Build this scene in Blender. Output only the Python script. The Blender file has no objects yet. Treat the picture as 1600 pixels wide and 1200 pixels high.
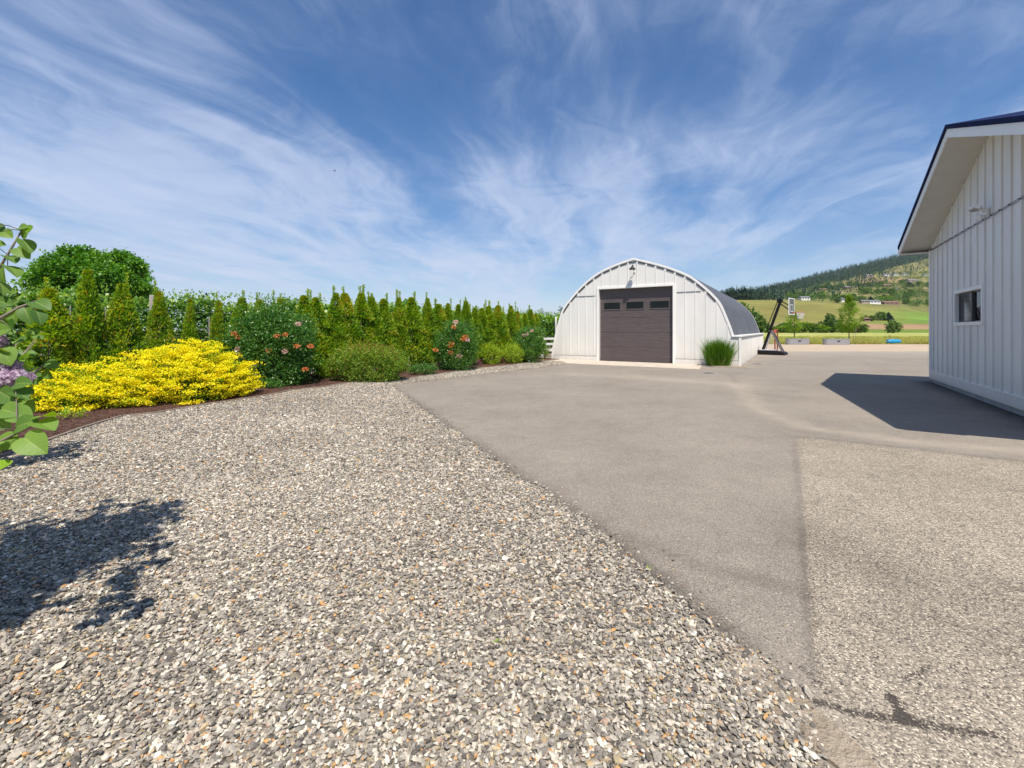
import bpy, math, random
import numpy as np
from mathutils import Vector, Matrix

# ------------------------------------------------------------------ camera, sky, sun, exposure
SC = bpy.context.scene
F, CX, HY, EYE = 700.0, 800.0, 516.0, 1.6            # focal length in photo pixels, principal point, eye height
cam_d = bpy.data.cameras.new('camera'); cam = bpy.data.objects.new('camera', cam_d)
SC.collection.objects.link(cam); SC.camera = cam
cam.location = (0, 0, EYE); cam.rotation_euler = (math.radians(90), 0, 0)
cam_d.sensor_width = 36; cam_d.lens = 36 * F / 1600
cam_d.shift_y = -(600 - HY) / 1600
cam_d.clip_start = 0.05; cam_d.clip_end = 20000

SUNV = Vector((0.075, -0.545, 1.0)).normalized()
SUN_EL = math.asin(SUNV.z)
SUN_ROT = math.atan2(SUNV.x, SUNV.y)
sun_d = bpy.data.lights.new('sun', 'SUN'); sun = bpy.data.objects.new('sun', sun_d)
SC.collection.objects.link(sun)
sun_d.energy = 4.5; sun_d.angle = math.radians(0.5); sun_d.color = (1.0, 0.915, 0.80)
sun.rotation_euler = SUNV.to_track_quat('Z', 'Y').to_euler()
SC.view_settings.view_transform = 'Standard'; SC.view_settings.look = 'None'
SC.view_settings.exposure = 0.55; SC.view_settings.gamma = 1.0
SC.view_settings.use_curve_mapping = False

def N(nt, typ, **kw):
    n = nt.nodes.new(typ)
    for k, v in kw.items():
        if k == 'inp':
            for a, b in v.items(): n.inputs[a].default_value = b
        else: setattr(n, k, v)
    return n
def L(nt, a, ao, b, bi): nt.links.new(a.outputs[ao], b.inputs[bi])
def ramp(nt, stops, interp='LINEAR'):
    r = nt.nodes.new('ShaderNodeValToRGB'); r.color_ramp.interpolation = interp
    e = r.color_ramp.elements
    while len(e) < len(stops): e.new(0.5)
    for i, (p, c) in enumerate(stops):
        e[i].position = p; e[i].color = (*c, 1) if len(c) == 3 else c
    return r
def mth(nt, op, a, b=None, c=None, clamp=False):
    n = nt.nodes.new('ShaderNodeMath'); n.operation = op; n.use_clamp = clamp
    for i, v in enumerate((a, b, c)):
        if v is None: continue
        if isinstance(v, (int, float)): n.inputs[i].default_value = v
        else: nt.links.new(v, n.inputs[i])
    return n.outputs[0]

world = bpy.data.worlds.new('World'); SC.world = world; world.use_nodes = True
nt = world.node_tree; nt.nodes.clear()
out = N(nt, 'ShaderNodeOutputWorld'); bg = N(nt, 'ShaderNodeBackground'); L(nt, bg, 0, out, 0)
sky = N(nt, 'ShaderNodeTexSky', sky_type='NISHITA', sun_disc=False, sun_elevation=SUN_EL, sun_rotation=SUN_ROT)
sky.air_density = 1.0; sky.dust_density = 0.35; sky.ozone_density = 2.6; sky.altitude = 400
hs = N(nt, 'ShaderNodeHueSaturation', inp={'Saturation': 1.58, 'Value': 1.10, 'Hue': 0.503}); L(nt, sky, 0, hs, 'Color')
tc = N(nt, 'ShaderNodeTexCoord'); sep = N(nt, 'ShaderNodeSeparateXYZ'); L(nt, tc, 'Generated', sep, 0)
dx, dy, dz = sep.outputs
zc = mth(nt, 'MAXIMUM', dz, 0.004)
zz = mth(nt, 'ADD', zc, 0.09)
px_ = mth(nt, 'DIVIDE', dx, zz); py_ = mth(nt, 'DIVIDE', dy, zz)
comb = N(nt, 'ShaderNodeCombineXYZ'); nt.links.new(px_, comb.inputs[0]); nt.links.new(py_, comb.inputs[1])
rot = N(nt, 'ShaderNodeVectorRotate', rotation_type='Z_AXIS', inp={'Angle': math.radians(10)}); L(nt, comb, 0, rot, 0)
def cloud_layer(scale, sx, sy, off, detail, rough, dist, warp, wscale):
    wn = N(nt, 'ShaderNodeTexNoise', inp={'Scale': wscale, 'Detail': 3.0}); L(nt, rot, 0, wn, 'Vector')
    ws = N(nt, 'ShaderNodeVectorMath', operation='SCALE'); L(nt, wn, 'Color', ws, 0); ws.inputs['Scale'].default_value = warp
    ad = N(nt, 'ShaderNodeVectorMath', operation='ADD'); L(nt, rot, 0, ad, 0); L(nt, ws, 0, ad, 1)
    mp = N(nt, 'ShaderNodeMapping', inp={'Location': off, 'Scale': (sx, sy, 1)}); L(nt, ad, 0, mp, 0)
    nn = N(nt, 'ShaderNodeTexNoise', inp={'Scale': scale, 'Detail': detail, 'Roughness': rough, 'Distortion': dist})
    L(nt, mp, 0, nn, 'Vector'); return nn.outputs[0]
big = cloud_layer(1.0, 0.62, 0.30, (1.7, 0.35, 0), 3, 0.5, 0.2, 0.8, 0.6)
streak = cloud_layer(1.0, 3.0, 0.62, (0.4, 3.1, 0), 10, 0.60, 0.35, 0.8, 0.8)
wisp = cloud_layer(1.0, 3.2, 2.1, (5.2, 1.3, 4.0), 10, 0.66, 1.0, 1.3, 1.1)
# broad banks of cirrus and clear gaps, placed by compass direction
def blob(azx, elz, rx, rz):
    """smooth patch round the sky direction whose x/y = azx and z/y = elz"""
    u = mth(nt, 'DIVIDE', dx, mth(nt, 'MAXIMUM', dy, 0.05)); v = mth(nt, 'DIVIDE', dz, mth(nt, 'MAXIMUM', dy, 0.05))
    a = mth(nt, 'DIVIDE', mth(nt, 'SUBTRACT', u, azx), rx); b = mth(nt, 'DIVIDE', mth(nt, 'SUBTRACT', v, elz), rz)
    r2 = mth(nt, 'ADD', mth(nt, 'MULTIPLY', a, a), mth(nt, 'MULTIPLY', b, b))
    return mth(nt, 'EXPONENT', mth(nt, 'MULTIPLY', r2, -1.0))
def P(px, py): return ((px - CX) / F, (HY - py) / F)
dens = mth(nt, 'MULTIPLY', big, 0.85)
dens = mth(nt, 'ADD', dens, mth(nt, 'MULTIPLY', streak, 0.85))
dens = mth(nt, 'ADD', dens, mth(nt, 'MULTIPLY', wisp, 0.40))
for px, py, rx, ry, amp in ((560, 300, 300, 95, .13), (1500, 250, 330, 90, .15), (840, 300, 130, 60, .10), (150, 280, 260, 90, .10), (1150, 370, 220, 40, .10), (960, 330, 60, 40, .06),
                            (480, 130, 130, 70, -.14), (760, 190, 150, 80, -.10), (960, 170, 60, 90, .05), (1080, 310, 110, 45, -.16), (1280, 110, 330, 60, -.12), (960, 110, 170, 90, -.09), (760, 110, 90, 90, -.07), (1120, 200, 150, 60, -.05), (1450, 300, 200, 50, .05), (773, 383, 26, 9, .16), (1138, 300, 26, 11, .16), (690, 413, 22, 7, .10), (480, 400, 420, 26, .08), (900, 420, 200, 20, .07), (40, 250, 200, 120, -.06), (60, 130, 200, 60, .03),
                            (560, 90, 70, 40, .07), (700, 420, 700, 45, .02)):
    a = P(px, py); g = blob(a[0], a[1], rx / F, ry / F)
    dens = mth(nt, 'ADD', dens, mth(nt, 'MULTIPLY', g, amp))
cr = ramp(nt, [(0.0, (0.02,) * 3), (0.30, (0.08,) * 3), (0.50, (0.28,) * 3), (0.70, (0.58,) * 3), (1.0, (.86,) * 3)]); cr.color_ramp.interpolation = 'B_SPLINE'
mr = N(nt, 'ShaderNodeMapRange', inp={'From Min': 0.70, 'From Max': 1.44}); nt.links.new(dens, mr.inputs[0]); L(nt, mr, 0, cr, 0)
hz = mth(nt, 'EXPONENT', mth(nt, 'MULTIPLY', zc, -5.5))            # air thickens towards the horizon
cm = mth(nt, 'ADD', mth(nt, 'MULTIPLY', cr.outputs[0], 0.82), mth(nt, 'MULTIPLY', hz, 0.62), clamp=True)
up = mth(nt, 'GREATER_THAN', dz, -0.02); cm = mth(nt, 'MULTIPLY', cm, up)
ccol = N(nt, 'ShaderNodeMix', data_type='RGBA'); ccol.inputs[6].default_value = (6.5, 7.3, 9.3, 1); ccol.inputs[7].default_value = (6.0, 7.0, 8.6, 1)
nt.links.new(hz, ccol.inputs[0])
mx = N(nt, 'ShaderNodeMix', data_type='RGBA'); nt.links.new(cm, mx.inputs[0]); L(nt, hs, 0, mx, 6); nt.links.new(ccol.outputs[2], mx.inputs[7])
L(nt, mx, 2, bg, 0); bg.inputs[1].default_value = 0.072

# ------------------------------------------------------------------ helpers
rng = np.random.default_rng(7); random.seed(7)
COL = SC.collection
def g(px, py, z=0.0):
    """ground point seen at a photo pixel"""
    Y = (EYE - z) * F / (py - HY); return ((px - CX) / F * Y, Y)
def tag(o, label=None, cat=None, group=None, kind=None):
    if label: o['label'] = label
    if cat: o['category'] = cat
    if group: o['group'] = group
    if kind: o['kind'] = kind
    return o
def empty(name, loc, rz=0, label=None, cat=None, group=None):
    o = bpy.data.objects.new(name, None); COL.objects.link(o); o.location = loc; o.rotation_euler = (0, 0, rz)
    o.empty_display_size = 0.2
    return tag(o, label, cat, group)
def link(name, me, m=None, parent=None, loc=None):
    o = bpy.data.objects.new(name, me); COL.objects.link(o)
    if m is not None and not me.materials: me.materials.append(m)
    if parent: o.parent = parent
    if loc: o.location = loc
    return o
def copy_tree(o, parent=None):
    c = o.copy(); COL.objects.link(c); c.parent = parent
    for ch in list(o.children): copy_tree(ch, c)
    return c
class MB:
    def __init__(s): s.v = []; s.f = []; s.sm = []
    def add(s, vs, fs, smooth=False):
        n = len(s.v); s.v += [tuple(v) for v in vs]; s.f += [tuple(i + n for i in f) for f in fs]; s.sm += [smooth] * len(fs); return s
    def box(s, x0, x1, y0, y1, z0, z1, m=None):
        vs = [(x, y, z) for z in (z0, z1) for y in (y0, y1) for x in (x0, x1)]
        if m: vs = [m @ Vector(v) for v in vs]
        return s.add(vs, [(0, 2, 3, 1), (4, 5, 7, 6), (0, 1, 5, 4), (2, 6, 7, 3), (0, 4, 6, 2), (1, 3, 7, 5)])
    def bar(s, a, b, w, h, up=(0, 0, 1)):
        a = Vector(a); b = Vector(b); d = (b - a).normalized(); u = Vector(up)
        if abs(d.dot(u)) > .98: u = Vector((0, 1, 0))
        x = d.cross(u).normalized(); y = x.cross(d).normalized()
        vs = [p + x * sx * w / 2 + y * sy * h / 2 for p in (a, b) for sy in (-1, 1) for sx in (-1, 1)]
        return s.add(vs, [(0, 1, 3, 2), (4, 6, 7, 5), (0, 4, 5, 1), (2, 3, 7, 6), (0, 2, 6, 4), (1, 5, 7, 3)])
    def tube(s, pts, r, n=8, cap=True):
        pts = [Vector(p) for p in pts]; rs = r if isinstance(r, (list, tuple)) else [r] * len(pts)
        vs = []; fs = []; pu = None
        for i, p in enumerate(pts):
            d = (pts[min(i + 1, len(pts) - 1)] - pts[max(i - 1, 0)]).normalized()
            u = (pu or (Vector((0, 0, 1)) if abs(d.z) < .9 else Vector((1, 0, 0)))); x = d.cross(u)
            x = x.normalized() if x.length > 1e-6 else Vector((1, 0, 0)); y = x.cross(d).normalized(); pu = y
            vs += [p + (x * math.cos(t) + y * math.sin(t)) * rs[i] for t in (2 * math.pi * k / n for k in range(n))]
        for i in range(len(pts) - 1):
            for k in range(n): a = i * n + k; b = i * n + (k + 1) % n; fs.append((a, b, b + n, a + n))
        if cap: fs.append(tuple(range(n))[::-1]); fs.append(tuple(range((len(pts) - 1) * n, len(pts) * n)))
        return s.add(vs, fs, True)
    def lathe(s, prof, n=16, m=None):
        vs = [];
        for r, z in prof:
            for k in range(n):
                v = Vector((r * math.cos(2 * math.pi * k / n), r * math.sin(2 * math.pi * k / n), z)); vs.append(m @ v if m else v)
        fs = [(i * n + k, i * n + (k + 1) % n, (i + 1) * n + (k + 1) % n, (i + 1) * n + k) for i in range(len(prof) - 1) for k in range(n)]
        return s.add(vs, fs, True)
    def prism(s, poly, y0, y1, axis='y'):
        """polygon in x,z extruded along y (or x,y along z)"""
        n = len(poly)
        if axis == 'y': vs = [(x, y0, z) for x, z in poly] + [(x, y1, z) for x, z in poly]
        else: vs = [(x, y, y0) for x, y in poly] + [(x, y, y1) for x, y in poly]
        fs = [tuple(range(n)), tuple(range(2 * n - 1, n - 1, -1))] + [(i, i + n, (i + 1) % n + n, (i + 1) % n) for i in range(n)]
        return s.add(vs, fs)
    def mesh(s, name):
        me = bpy.data.meshes.new(name); me.from_pydata(s.v, [], s.f)
        me.polygons.foreach_set('use_smooth', s.sm); me.update(); return me
    def build(s, name, m, parent=None, bevel=0, loc=None):
        me = s.mesh(name)
        import bmesh
        b = bmesh.new(); b.from_mesh(me); bmesh.ops.recalc_face_normals(b, faces=b.faces); b.to_mesh(me); b.free()
        o = link(name, me, m, parent, loc)
        if bevel:
            md = o.modifiers.new('bevel', 'BEVEL'); md.width = bevel; md.segments = 2; md.limit_method = 'ANGLE'
        return o
def quads_mesh(name, V, m, smooth=False, attrs=None, k=4):
    """V: (n,k,3) array of k-cornered faces"""
    n = V.shape[0]; me = bpy.data.meshes.new(name)
    me.vertices.add(n * k); me.vertices.foreach_set('co', V.reshape(-1).astype(np.float32))
    me.loops.add(n * k); me.loops.foreach_set('vertex_index', np.arange(n * k, dtype=np.int32))
    me.polygons.add(n); me.polygons.foreach_set('loop_start', np.arange(0, n * k, k, dtype=np.int32))
    for an, av in (attrs or {}).items():
        a = me.attributes.new(an, 'FLOAT', 'POINT'); a.data.foreach_set('value', (np.repeat(av, k) if len(av) == n else np.asarray(av)).astype(np.float32))
    me.update(calc_edges=True)
    if m is not None: me.materials.append(m)
    return me
def unit(a): return a / np.maximum(np.linalg.norm(a, axis=-1, keepdims=True), 1e-9)
def leaf_quads(C, D, Nn, Ln, Wd, fold=0.18):
    """diamond leaves: base at C, pointing along D, face normal about Nn"""
    D = unit(D); X = unit(np.cross(D, Nn)); Z = np.cross(X, D)
    Ln = np.asarray(Ln)[:, None]; Wd = np.asarray(Wd)[:, None]
    mid = C + D * Ln * .45
    return np.stack([C, mid + X * Wd / 2 + Z * Wd * fold, C + D * Ln - Z * Ln * .08, mid - X * Wd / 2 + Z * Wd * fold], 1)
def rnd_dir(n): return unit(rng.normal(size=(n, 3)))

# ------------------------------------------------------------------ materials
def mat(name):
    m = bpy.data.materials.new(name); m.use_nodes = True; nt = m.node_tree; nt.nodes.clear()
    o = N(nt, 'ShaderNodeOutputMaterial'); return m, nt, o
def simple(name, col, rough=.5, metal=0, spec=.5, var=.06, vscale=3.0, bump=0, bscale=60, stretch=None, dirt=0):
    m, nt, o = mat(name); b = N(nt, 'ShaderNodeBsdfPrincipled', inp={'Roughness': rough, 'Metallic': metal, 'Specular IOR Level': spec})
    t = N(nt, 'ShaderNodeTexCoord'); mp = N(nt, 'ShaderNodeMapping'); L(nt, t, 'Object', mp, 0)
    if stretch: mp.inputs['Scale'].default_value = stretch
    n = N(nt, 'ShaderNodeTexNoise', inp={'Scale': vscale, 'Detail': 6.0, 'Roughness': .6}); L(nt, mp, 0, n, 'Vector')
    r = ramp(nt, [(0.3, tuple(c * (1 - var * 2) for c in col)), (0.7, tuple(min(1, c * (1 + var)) for c in col))]); L(nt, n, 0, r, 0); L(nt, r, 0, b, 'Base Color')
    if dirt:
        sz = N(nt, 'ShaderNodeSeparateXYZ'); L(nt, t, 'Object', sz, 0); nd = N(nt, 'ShaderNodeTexNoise', inp={'Scale': 7.0, 'Detail': 8.0, 'Roughness': .75}); L(nt, t, 'Object', nd, 'Vector')
        hgt = N(nt, 'ShaderNodeMapRange', inp={'From Min': 0.0, 'From Max': .9, 'To Min': 1.0, 'To Max': 0.0}); L(nt, sz, 2, hgt, 0)
        st_ = N(nt, 'ShaderNodeTexNoise', inp={'Scale': 5.0, 'Detail': 6.0}); m3 = N(nt, 'ShaderNodeMapping', inp={'Scale': (1, 1, .08)}); L(nt, t, 'Object', m3, 0); L(nt, m3, 0, st_, 'Vector')
        f_ = mth(nt, 'MULTIPLY', mth(nt, 'POWER', hgt.outputs[0], 2.0), mth(nt, 'MULTIPLY', nd.outputs[0], 1.7)); f_ = mth(nt, 'ADD', mth(nt, 'MULTIPLY', f_, dirt), mth(nt, 'MULTIPLY', mth(nt, 'SUBTRACT', st_.outputs[0], .52), .45, clamp=True), clamp=True)
        dm = N(nt, 'ShaderNodeMix', data_type='RGBA'); nt.links.new(f_, dm.inputs[0]); L(nt, r, 0, dm, 6); dm.inputs[7].default_value = (.36, .31, .25, 1); L(nt, dm, 2, b, 'Base Color')
    if bump:
        n2 = N(nt, 'ShaderNodeTexNoise', inp={'Scale': bscale, 'Detail': 4.0}); L(nt, mp, 0, n2, 'Vector')
        bp = N(nt, 'ShaderNodeBump', inp={'Strength': bump, 'Distance': .01}); L(nt, n2, 0, bp, 'Height'); L(nt, bp, 0, b, 'Normal')
    L(nt, b, 0, o, 0); return m
def leafmat(name, stops, trans=.35, rough=.45, gloss=.25, tint=1.0):
    """leaf colour comes from each leaf's own 'var' value; thin leaves let light through"""
    m, nt, o = mat(name)
    a = N(nt, 'ShaderNodeAttribute', attribute_name='var'); r = ramp(nt, stops); L(nt, a, 'Fac', r, 0)
    b = N(nt, 'ShaderNodeBsdfPrincipled', inp={'Roughness': rough, 'Specular IOR Level': gloss}); L(nt, r, 0, b, 'Base Color')
    t = N(nt, 'ShaderNodeBsdfTranslucent'); hs = N(nt, 'ShaderNodeHueSaturation', inp={'Hue': .49, 'Saturation': 1.15, 'Value': 1.6}); L(nt, r, 0, hs, 'Color'); L(nt, hs, 0, t, 0)
    mi = N(nt, 'ShaderNodeMixShader', inp={0: trans}); L(nt, b, 0, mi, 1); L(nt, t, 0, mi, 2); L(nt, mi, 0, o, 0); return m
M = {}
M['white_panel'] = simple('white_panel', (.74, .73, .70), .45, var=.035, vscale=1.5, stretch=(1, 1, .3), dirt=.5)
M['grey_white_siding'] = simple('white_siding', (.74, .73, .71), .5, var=.04, vscale=2, stretch=(1, 1, .25), dirt=.5)
M['white_trim'] = simple('white_trim', (.82, .81, .79), .4, var=.03)
M['base_white'] = simple('base_white', (.78, .77, .75), .5, var=.03, dirt=.45)
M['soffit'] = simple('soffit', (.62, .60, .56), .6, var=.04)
M['door_brown'] = simple('door_brown', (.098, .078, .08), .5, var=.18, vscale=2.5, stretch=(1, 1, 14), bump=.25, bscale=30)
M['black_metal'] = simple('black_metal', (.008, .008, .009), .5, spec=.3, var=.1)
M['roof_edge'] = simple('roof_edge', (.010, .018, .07), .85, spec=.08, var=.1)
M['roof_grey'] = simple('roof_grey', (.088, .10, .122), .8, var=.16, vscale=1.2, bump=.5, bscale=120)
M['shingle'] = simple('shingle', (.05, .055, .065), .85, var=.25, vscale=4, bump=.6, bscale=40)
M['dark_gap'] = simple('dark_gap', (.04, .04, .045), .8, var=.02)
M['concrete'] = simple('concrete', (.50, .44, .36), .85, var=.1, vscale=2.5, bump=.2, bscale=90)
M['foundation'] = simple('foundation', (.36, .36, .37), .9, var=.12, vscale=5, bump=.4)
M['glass_dark'] = simple('window_glass', (.008, .010, .011), .06, spec=.22, var=0)
M['frame_grey'] = simple('frame_grey', (.33, .33, .35), .4, var=.04)
M['bark'] = simple('bark', (.12, .09, .065), .9, var=.3, vscale=8, bump=.8, bscale=30, stretch=(1, 1, .2))
M['twig'] = simple('twig', (.22, .19, .15), .8, var=.2, vscale=20)
M['post_grey'] = simple('post_grey', (.33, .30, .27), .85, var=.15, vscale=8, stretch=(1, 1, .2))
M['wire'] = simple('wire', (.45, .45, .45), .4, metal=.8, var=.05)
M['fence_white'] = simple('fence_white', (.75, .75, .76), .5, var=.05)
M['galvanised'] = simple('galvanised', (.36, .35, .36), .45, metal=.35, var=.12, vscale=10)
M['blue_plastic'] = simple('blue_plastic', (.02, .26, .50), .35, var=.12, vscale=6)
M['red_paint'] = simple('red_paint', (.45, .05, .045), .45, var=.1)
M['net_white'] = simple('net_white', (.75, .72, .68), .8, var=.05)
M['rim_orange'] = simple('rim_orange', (.62, .14, .06), .5, var=.05)
M['bird_dark'] = simple('bird_dark', (.03, .03, .04), .7, var=.1)
M['soil'] = simple('soil', (.13, .085, .06), .95, var=.3, vscale=12, bump=1, bscale=50)
M['poster'] = simple('poster', (.75, .75, .74), .6, var=.02)

def clear_glass():
    m, nt, o = mat('clear_glass'); t = N(nt, 'ShaderNodeBsdfTransparent', inp={0: (.93, .95, .95, 1)}); gl = N(nt, 'ShaderNodeBsdfGlossy', inp={'Roughness': .02, 'Color': (.95, .97, 1, 1)})
    fr = N(nt, 'ShaderNodeFresnel', inp={'IOR': 1.28}); mm = mth(nt, 'ADD', fr.outputs[0], .01, clamp=True)
    mi = N(nt, 'ShaderNodeMixShader'); nt.links.new(mm, mi.inputs[0]); L(nt, t, 0, mi, 1); L(nt, gl, 0, mi, 2); L(nt, mi, 0, o, 0); return m
M['clear_glass'] = clear_glass()

GRAVEL_STOPS = [(0, (.12, .11, .098)), (.12, (.205, .19, .168)), (.28, (.285, .265, .228)), (.45, (.36, .335, .285)), (.61, (.455, .42, .35)), (.75, (.57, .525, .44)), (.86, (.70, .655, .57)),
                (.92, (.47, .37, .23)), (.945, (.54, .31, .13)), (.962, (.34, .29, .18)), (.985, (.40, .28, .21))]
def gravel_mat(inst):
    m, nt, o = mat('gravel_stone' if inst else 'gravel_bed'); b = N(nt, 'ShaderNodeBsdfPrincipled', inp={'Roughness': .75, 'Specular IOR Level': .3})
    r = ramp(nt, GRAVEL_STOPS, 'CONSTANT')
    if inst:
        a = N(nt, 'ShaderNodeAttribute', attribute_type='INSTANCER', attribute_name='rnd'); L(nt, a, 'Fac', r, 0)
        t = N(nt, 'ShaderNodeTexCoord'); n = N(nt, 'ShaderNodeTexNoise', inp={'Scale': 2.2, 'Detail': 4.0}); L(nt, t, 'Object', n, 'Vector')
        r2 = ramp(nt, [(.3, (.72, .72, .72)), (.7, (1.12, 1.1, 1.08))]); L(nt, n, 0, r2, 0)
        mu = N(nt, 'ShaderNodeMix', data_type='RGBA', blend_type='MULTIPLY'); mu.inputs[0].default_value = 1; L(nt, r, 0, mu, 6); L(nt, r2, 0, mu, 7); L(nt, mu, 2, b, 'Base Color')
    else:
        ge = N(nt, 'ShaderNodeNewGeometry'); v = N(nt, 'ShaderNodeTexVoronoi', inp={'Scale': 55.0, 'Randomness': 1.0}); L(nt, ge, 'Position', v, 'Vector')
        s = N(nt, 'ShaderNodeSeparateColor'); L(nt, v, 'Color', s, 0); L(nt, s, 0, r, 0)
        mu = N(nt, 'ShaderNodeMix', data_type='RGBA', blend_type='MULTIPLY'); mu.inputs[0].default_value = 1; L(nt, r, 0, mu, 6); mu.inputs[7].default_value = (.9, .87, .82, 1); L(nt, mu, 2, b, 'Base Color')
        bp = N(nt, 'ShaderNodeBump', inp={'Strength': .9, 'Distance': .012}, invert=True); L(nt, v, 'Distance', bp, 'Height'); L(nt, bp, 0, b, 'Normal')
    L(nt, b, 0, o, 0); return m
M['stone'] = gravel_mat(True); M['gravel_bed'] = gravel_mat(False)

def asphalt_mat():
    m, nt, o = mat('asphalt'); b = N(nt, 'ShaderNodeBsdfPrincipled', inp={'Roughness': .85, 'Specular IOR Level': .25})
    ge = N(nt, 'ShaderNodeNewGeometry'); pos = ge.outputs['Position']
    def noise(sc, d=5.0, r=.6):
        n = N(nt, 'ShaderNodeTexNoise', inp={'Scale': sc, 'Detail': d, 'Roughness': r}); nt.links.new(pos, n.inputs['Vector']); return n.outputs[0]
    def attr(n): a = N(nt, 'ShaderNodeAttribute', attribute_name=n); return a.outputs['Fac']
    v = N(nt, 'ShaderNodeTexVoronoi', inp={'Scale': 170.0}); nt.links.new(pos, v.inputs['Vector'])
    sp = N(nt, 'ShaderNodeSeparateColor'); L(nt, v, 'Color', sp, 0)
    v2 = N(nt, 'ShaderNodeTexVoronoi', inp={'Scale': 125.0}); nt.links.new(pos, v2.inputs['Vector'])
    sp2 = N(nt, 'ShaderNodeSeparateColor'); L(nt, v2, 'Color', sp2, 0)
    # fine smooth asphalt: grey beige with pale and dark specks
    fine = ramp(nt, [(0, (.15, .13, .11)), (.3, (.255, .225, .188)), (.75, (.315, .28, .232)), (.93, (.39, .35, .29)), (1, (.55, .50, .42))]); L(nt, sp, 0, fine, 0)
    coarse = ramp(nt, [(0, (.07, .062, .053)), (.15, (.20, .175, .145)), (.42, (.31, .27, .215)), (.70, (.40, .35, .27)), (.88, (.52, .455, .35)), (1, (.80, .71, .57))]); L(nt, sp2, 0, coarse, 0)
    mi = N(nt, 'ShaderNodeMix', data_type='RGBA'); L(nt, fine, 0, mi, 6); L(nt, coarse, 0, mi, 7)
    pat = mth(nt, 'GREATER_THAN', mth(nt, 'ADD', attr('patch'), mth(nt, 'MULTIPLY', mth(nt, 'SUBTRACT', noise(30), .5), .5)), .5)
    nt.links.new(pat, mi.inputs[0])
    big = mth(nt, 'ADD', mth(nt, 'MULTIPLY', noise(.5, 6, .65), .55), mth(nt, 'MULTIPLY', noise(3.5, 6, .7), .35))
    br = N(nt, 'ShaderNodeMapRange', inp={'From Min': .3, 'From Max': .62, 'To Min': .66, 'To Max': .99}); nt.links.new(big, br.inputs[0])
    darken = mth(nt, 'MULTIPLY', mth(nt, 'MULTIPLY', attr('stain_band'), mth(nt, 'ADD', mth(nt, 'MULTIPLY', mth(nt, 'SUBTRACT', mth(nt, 'ADD', noise(5, 8, .75), noise(38, 4)), .7), 3.0), .1, clamp=True)), -1.0)
    blot = N(nt, 'ShaderNodeMapRange', inp={'From Min': .56, 'From Max': .68, 'To Min': 0, 'To Max': .34}); nt.links.new(noise(2.3, 8, .72), blot.inputs[0])
    k = mth(nt, 'ADD', br.outputs[0], darken); k = mth(nt, 'SUBTRACT', k, mth(nt, 'MULTIPLY', blot.outputs[0], mth(nt, 'MULTIPLY', pat, noise(14, 4))))
    k = mth(nt, 'MAXIMUM', k, .18)
    mu = N(nt, 'ShaderNodeVectorMath', operation='SCALE'); L(nt, mi, 2, mu, 0); nt.links.new(k, mu.inputs['Scale'])
    dust = N(nt, 'ShaderNodeMix', data_type='RGBA'); L(nt, mu, 0, dust, 6); dust.inputs[7].default_value = (.42, .37, .30, 1)
    nt.links.new(mth(nt, 'MULTIPLY', mth(nt, 'MULTIPLY', attr('dust'), noise(5)), .95, clamp=True), dust.inputs[0])
    tarm = N(nt, 'ShaderNodeMapRange', inp={'From Min': 1.00, 'From Max': 1.09}); nt.links.new(mth(nt, 'ADD', mth(nt, 'MULTIPLY', attr('tar'), .36), mth(nt, 'MULTIPLY', mth(nt, 'ADD', noise(19, 9, .85), noise(90, 3)), .80)), tarm.inputs[0])
    tmix = N(nt, 'ShaderNodeMix', data_type='RGBA'); L(nt, dust, 2, tmix, 6); tmix.inputs[7].default_value = (.04, .034, .03, 1); nt.links.new(mth(nt, 'MULTIPLY', tarm.outputs[0], .9), tmix.inputs[0])
    L(nt, tmix, 2, b, 'Base Color')
    h = mth(nt, 'ADD', mth(nt, 'MULTIPLY', v.outputs['Distance'], -.4), mth(nt, 'MULTIPLY', mth(nt, 'MULTIPLY', v2.outputs['Distance'], pat), -1.0))
    bp = N(nt, 'ShaderNodeBump', inp={'Strength': .7, 'Distance': .006}); nt.links.new(h, bp.inputs['Height']); L(nt, bp, 0, b, 'Normal')
    L(nt, b, 0, o, 0); return m
M['asphalt'] = asphalt_mat()
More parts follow.
